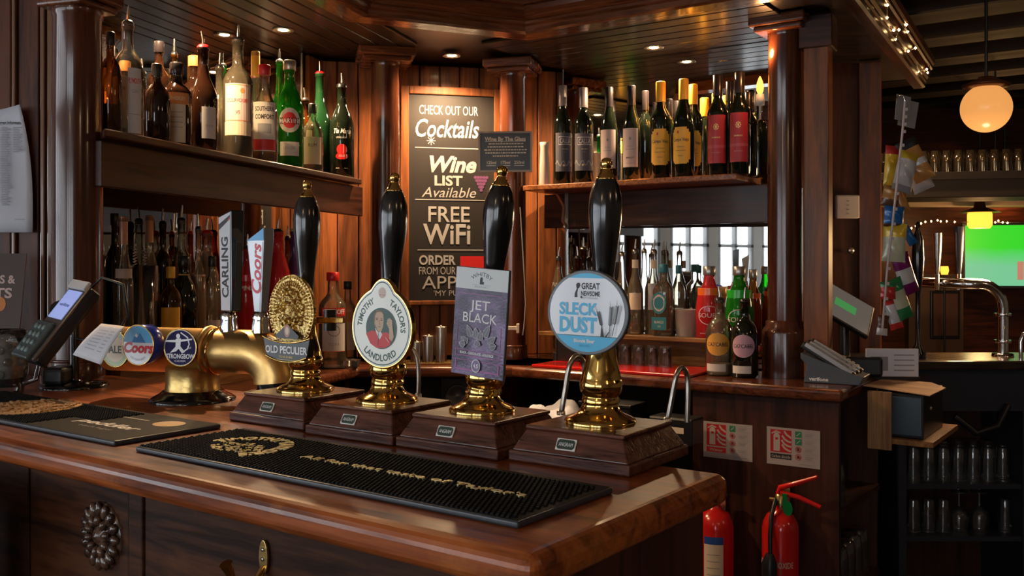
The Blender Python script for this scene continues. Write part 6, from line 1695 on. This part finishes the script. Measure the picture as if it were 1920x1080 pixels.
packet(1655, 610, Yc, .040, .07, 6, ([BRN, WHI], [(0, .3)]), 'brown packet at the very bottom of the clip strip', 0)
t = thing('clip_strip', 'white plastic clip strip hanging from the canopy corner', 'clip strip', tuple(V(1697, 190, Yc-.06)), 0)
O_ = Vector(V(1697, 190, Yc-.06))
P = [V(a, b, Yc-.06)-O_ for a, b in ((1697, 190), (1692, 250), (1678, 380), (1664, 500), (1654, 622))]
MB().tube(P, .0042, 8).build('strip', col('strip_plastic', (.50, .42, .42), .4), t)
for k in range(16):
    u = .06+k*.058; i = min(int(u*4), 3); q = P[i].lerp(P[i+1], u*4-i); MB().box(q.x-.002, q.x+.010, q.y-.004, q.y+.004, q.z-.006, q.z+.004).build('clip', col('strip_plastic', (.50, .42, .42), .4), t)
MB().tube([P[0]+Vector(v) for v in ((0, 0, 0), (-.006, 0, .02), (-.02, 0, .022), (-.03, 0, .012))], .003, 8).build('hook', CHROME, t)
t = thing('header_card', 'grey price card at the top of the clip strip, front one', 'card', tuple(V(1693, 203, Yc-.02)), R(25))
MB().box(-.034, .034, -.001, .001, -.045, .045, M=Matrix.Rotation(R(6), 4, 'Y')).build('card', col('card_grey', (.26, .25, .25), .5), t)
t = thing('header_card', 'grey price card at the top of the clip strip, hanging behind', 'card', tuple(V(1703, 212, Yc+.04)), R(10))
MB().box(-.034, .034, -.001, .001, -.050, .045, M=Matrix.Rotation(R(10), 4, 'Y')).build('card', col('card_grey2', (.20, .19, .19), .5), t)

# fairy lights along the canopy end
t = thing('fairy_lights', 'string of warm fairy lights draped on the canopy cornice', 'fairy lights', (0, 0, 0), 0)
random.seed(21)
FLG = col('fairy_glow', (1, .62, .25), .5, emit=22)
pts = []
for i in range(22):
    u = .22+i/22*.78; p = CR.lerp(CE, u) if 0 else Vector((.972, 2.785)).lerp(CE, u)
    off = FR.x*random.uniform(-.005, .035)
    pts.append(Vector((p.x+off.x, p.y+off.y, EYE+.87+random.uniform(-.005, .09))))
MB().tube(pts, .0016, 5).build('wire', BLACK, t)
for p in pts: MB().lathe([(0, -.006), (.0055, 0), (0, .006)], 10, M=Matrix.Translation(p)).build('bulb', FLG, t)

# globe pendant
def opal():
    if 'opal_glow' in MATS: return MATS['opal_glow']
    m, nt, b = _nodes('opal_glow')
    b.inputs['Base Color'].default_value = (.30, .16, .07, 1); b.inputs['Roughness'].default_value = .25
    b.inputs['Emission Color'].default_value = (1, .42, .11, 1); b.inputs['Emission Strength'].default_value = .60
    MATS['opal_glow'] = m; return m
def pend(px, py, r_px, Y, lab, top=2.60):
    p = V(px, py, Y); r = r_px/F*Y
    t = thing('globe_pendant', lab, 'pendant lamp', (p.x, Y, top), 0)
    zc_ = p.z-top
    MB().lathe([(.045, -.015), (.04, 0)], 20).build('ceiling_rose', BRASS_D, t)
    MB().tube([(0, 0, -.01), (0, 0, zc_+r*1.3)], .007, 8).build('chain', BLACK, t)
    MB().lathe([(r*.30, r*1.30), (r*.35, r*1.22), (r*.95, r*.98), (r*.9, r*.88), (r*.5, r*.86)], 32, M=Matrix.Translation((0, 0, zc_))).build('gallery', col('dark_copper', (.12, .045, .02), .35, .6), t)
    MB().lathe([(r*math.sin(a), -r*math.cos(a)) for a in [math.pi*i/20 for i in range(19)]], 36, M=Matrix.Translation((0, 0, zc_))).build('globe', opal(), t)
    ld = bpy.data.lights.new('pendant', 'POINT'); ld.energy = PENDANT_POWER; ld.color = (1, .58, .28); ld.shadow_soft_size = r
    lo = bpy.data.objects.new('light', ld); COL.objects.link(lo); lo.parent = t; lo.location = (0, 0, zc_-r*6)
pend(1849, 203, 45, 3.9, 'large glowing globe pendant on a dark chain')
downx = onz2(1766, 222, 2.60); downlight(downx[0], downx[1], 2.599, 'recessed lamp in the far room ceiling', 110, .05)
# far shade lamps
def shade(px, py, wpx, hpx, Y, lab, e=1.6):
    p = V(px, py, Y); w_ = wpx/2/F*Y; h_ = hpx/F*Y
    t = thing('shade_lamp', lab, 'pendant lamp', tuple(p), 0)
    MB().lathe([(w_*.82, -h_/2), (w_, -h_*.3), (w_, h_*.35), (w_*.95, h_/2)], 28).build('glass_shade', col('amber_shade', (1, .42, .04), .5, emit=e), t)
    MB().lathe([(w_*1.7, h_*.48), (w_*1.2, h_*.62), (w_*.5, h_*.8), (w_*.3, h_*1.5)], 28).build('top_shade', col('dark_copper', (.12, .045, .02), .35, .6), t)
    MB().tube([(0, 0, h_*1.4), (0, 0, 2.6-p.z)], .008, 8).build('rod', BLACK, t)
    ld = bpy.data.lights.new('shade', 'POINT'); ld.energy = 6; ld.color = (1, .5, .2); ld.shadow_soft_size = .05
    lo = bpy.data.objects.new('light', ld); COL.objects.link(lo); lo.parent = t; lo.location = (0, 0, -h_)
shade(1837, 413, 43, 30, 6.2, 'small amber shade lamp left of the television')
# glass rack hanging over the far bar
Yr = 5.0
rz0 = pz(330, Yr)
t = thing('overhead_shelf', 'dark overhead shelf above the far bar carrying rows of glasses', 'shelf', (V(1780, 330, Yr).x, Yr, rz0), R(-12))
MB().box(-.46, .75, -.10, .25, -.12, 0).build('shelf', BEAM, t, bevel=.005)
MB().box(-.46, .75, -.12, -.10, -.03, .012).build('front_lip', BEAM, t, bevel=.003)
for x in (-.44, .72): MB().box(x-.015, x+.015, .05, .08, -.0, 2.6-rz0).build('hanger', BLACK, t)
hg = None
G_RACK = glass('rack_glass', (.92, .88, .80), 6.0, (.50, .36, .20), .04)  # warm body colour and strong gloss stand in for golden glints
fr5 = Fr(t.location.x, Yr, -12)
for j, yy in enumerate((-.06, .0, .06, .12)):
    for i in range(14):
        x = -.43+i*.0575+(.026 if j % 2 else 0)
        q = fr5.w(x, yy, rz0+.001)
        if hg is None:
            hg = thing('tumbler', 'upturned tumbler in the crowded rows on the overhead shelf', 'glass', q, 0, 'tumblers on the overhead shelf')
            MB().lathe([(.028, 0), (.026, .06), (.022, .125), (0, .128)], 14, cap=False).build('glass_body', G_RACK, hg); MB().lathe([(.0255, .001), (.0235, .06), (.0195, .112), (0, .113)], 14, cap=False).build('inner_glass', G_RACK, hg)
        else: dup(hg, q)
# lamp and a lamp reflection seen under the shelf
shade(1884, 330, 44, 22, 6.8, 'small amber lamp just right of the overhead glasses', 1.6)
p = V(1866, 356, 5.6)
t = thing('lamp_reflection_bowl', 'wide shallow amber bowl standing in for a lamp reflection beneath the overhead shelf', 'lamp', tuple(p), 0)
w_ = 31/F*5.6
MB().lathe([(w_, .012), (w_*.5, -.02), (w_*.2, -.028), (0, -.03)], 28).build('bowl', col('amber_shade', (1, .42, .04), .5, emit=1.6), t); MB().tube([(0, 0, .0), (0, 0, 2.6-p.z)], .006, 8).build('rod', BLACK, t)  # glowing bowl stands in for a flat yellow lamp reflection

# television
Yt = 6.6
p0, p1 = V(1817, 536, Yt), V(1990, 422, Yt)
t = thing('television', 'television showing a bright green picture on the far wall', 'television', ((p0.x+p1.x)/2, Yt, p0.z), R(-14))
W, H = (p1.x-p0.x), p1.z-p0.z
MB().box(-W/2-.02, W/2+.02, .0, .05, -.02, H+.02).build('case', BLACK, t, bevel=.004)
def tvmat():
    m, nt, b = _nodes('tv_picture'); N, Lk = nt.nodes.new, nt.links.new
    tc = N('ShaderNodeTexCoord'); n = N('ShaderNodeTexNoise'); n.inputs['Scale'].default_value = 3.2; Lk(tc.outputs['Object'], n.inputs[0])
    sx = N('ShaderNodeSeparateXYZ'); Lk(tc.outputs['Object'], sx.inputs[0])
    mr = N('ShaderNodeMapRange'); mr.inputs['From Min'].default_value = H*.25; mr.inputs['From Max'].default_value = H*.8; Lk(sx.outputs[2], mr.inputs[0])
    ad = N('ShaderNodeMath'); ad.operation = 'MULTIPLY_ADD'; ad.inputs[1].default_value = .5; Lk(n.outputs[0], ad.inputs[0]); Lk(mr.outputs[0], ad.inputs[2])
    r = N('ShaderNodeValToRGB'); r.color_ramp.elements[0].color = (.13, .42, .22, 1); r.color_ramp.elements[0].position = .35; r.color_ramp.elements[1].color = (.02, .50, .015, 1); r.color_ramp.elements[1].position = .95
    Lk(ad.outputs[0], r.inputs[0]); Lk(r.outputs[0], b.inputs['Emission Color']); b.inputs['Emission Strength'].default_value = 1.0; b.inputs['Base Color'].default_value = (.01, .01, .01, 1)
    return m
MB().box(-W/2, W/2, -.002, .0, 0, H).build('screen', tvmat(), t)
MB().box(W*.02, W*.08, -.003, -.002, H*.1, H*.4).box(W*.22, W*.26, -.003, -.002, H*.1, H*.5).build('screen_figures', col('tv_orange', (.45, .22, .18), .4, emit=.5), t)
# partition under/behind the television, picture and wall lamp
Yq = 6.9
struct(bx(2.4, 7.1, Yq, Yq+.08, 0, 2.6, name='wall_far_panel', mat=W_X))
struct(bx(1.9, 2.4, Yq+.4, Yq+.48, 0, 2.6, name='wall_far_left', mat=FARW))
# deep beam on the far side
struct(bx(1.7, 7.1, 6.3, 6.5, pz(385, 6.3), pz(372, 6.3)+.02, name='trim_7', mat=PLASTER))
Yp = 6.85
p = V(1773, 590, 5.9)
t = thing('framed_picture', 'dim framed picture on the far wall under the tap rail', 'picture', tuple(p), 0)
MB().box(-.09, .09, 0, .02, -.15, .15).build('frame', BLACK, t, bevel=.003); MB().box(-.075, .075, -.002, 0, -.13, .13).build('print', col('dim_print', (.10, .04, .025), .5), t)
MB().box(-.22, .12, .021, .08, -p.z, .25).build('wall_board', FARW, t)
p = V(1771, 507, 5.6)
t = thing('candle_lamp', 'small glowing table lamp seen between the far taps', 'lamp', tuple(p), 0)
MB().lathe([(.018, -.025), (.024, .0), (.020, .025)], 16).build('glass_shade', col('amber_shade', (1, .42, .04), .5, emit=1.6), t); MB().tube([(0, 0, -.02), (0, 0, -p.z+.01)], .006, 8).build('stem', BLACK, t); MB().lathe([(.10, -p.z), (.09, -p.z+.015), (0, -p.z+.02)], 20).build('base', BLACK, t)
# distant fairy light arch
t = thing('fairy_lights', 'distant string of fairy lights arched near the television', 'fairy lights', (0, 0, 0), 0)
pts = [V(a, b, 6.2) for a, b in ((1700, 433), (1709, 428), (1717, 424), (1727, 419), (1735, 416), (1746, 415), (1758, 413), (1764, 415), (1775, 415), (1790, 416), (1866, 417), (1872, 414), (1880, 417), (1889, 418))]
MB().tube(pts, .002, 5).build('wire', BLACK, t)
for p in pts: MB().lathe([(0, -.007), (.0065, 0), (0, .007)], 8, M=Matrix.Translation(p)).build('bulb', FLG, t)
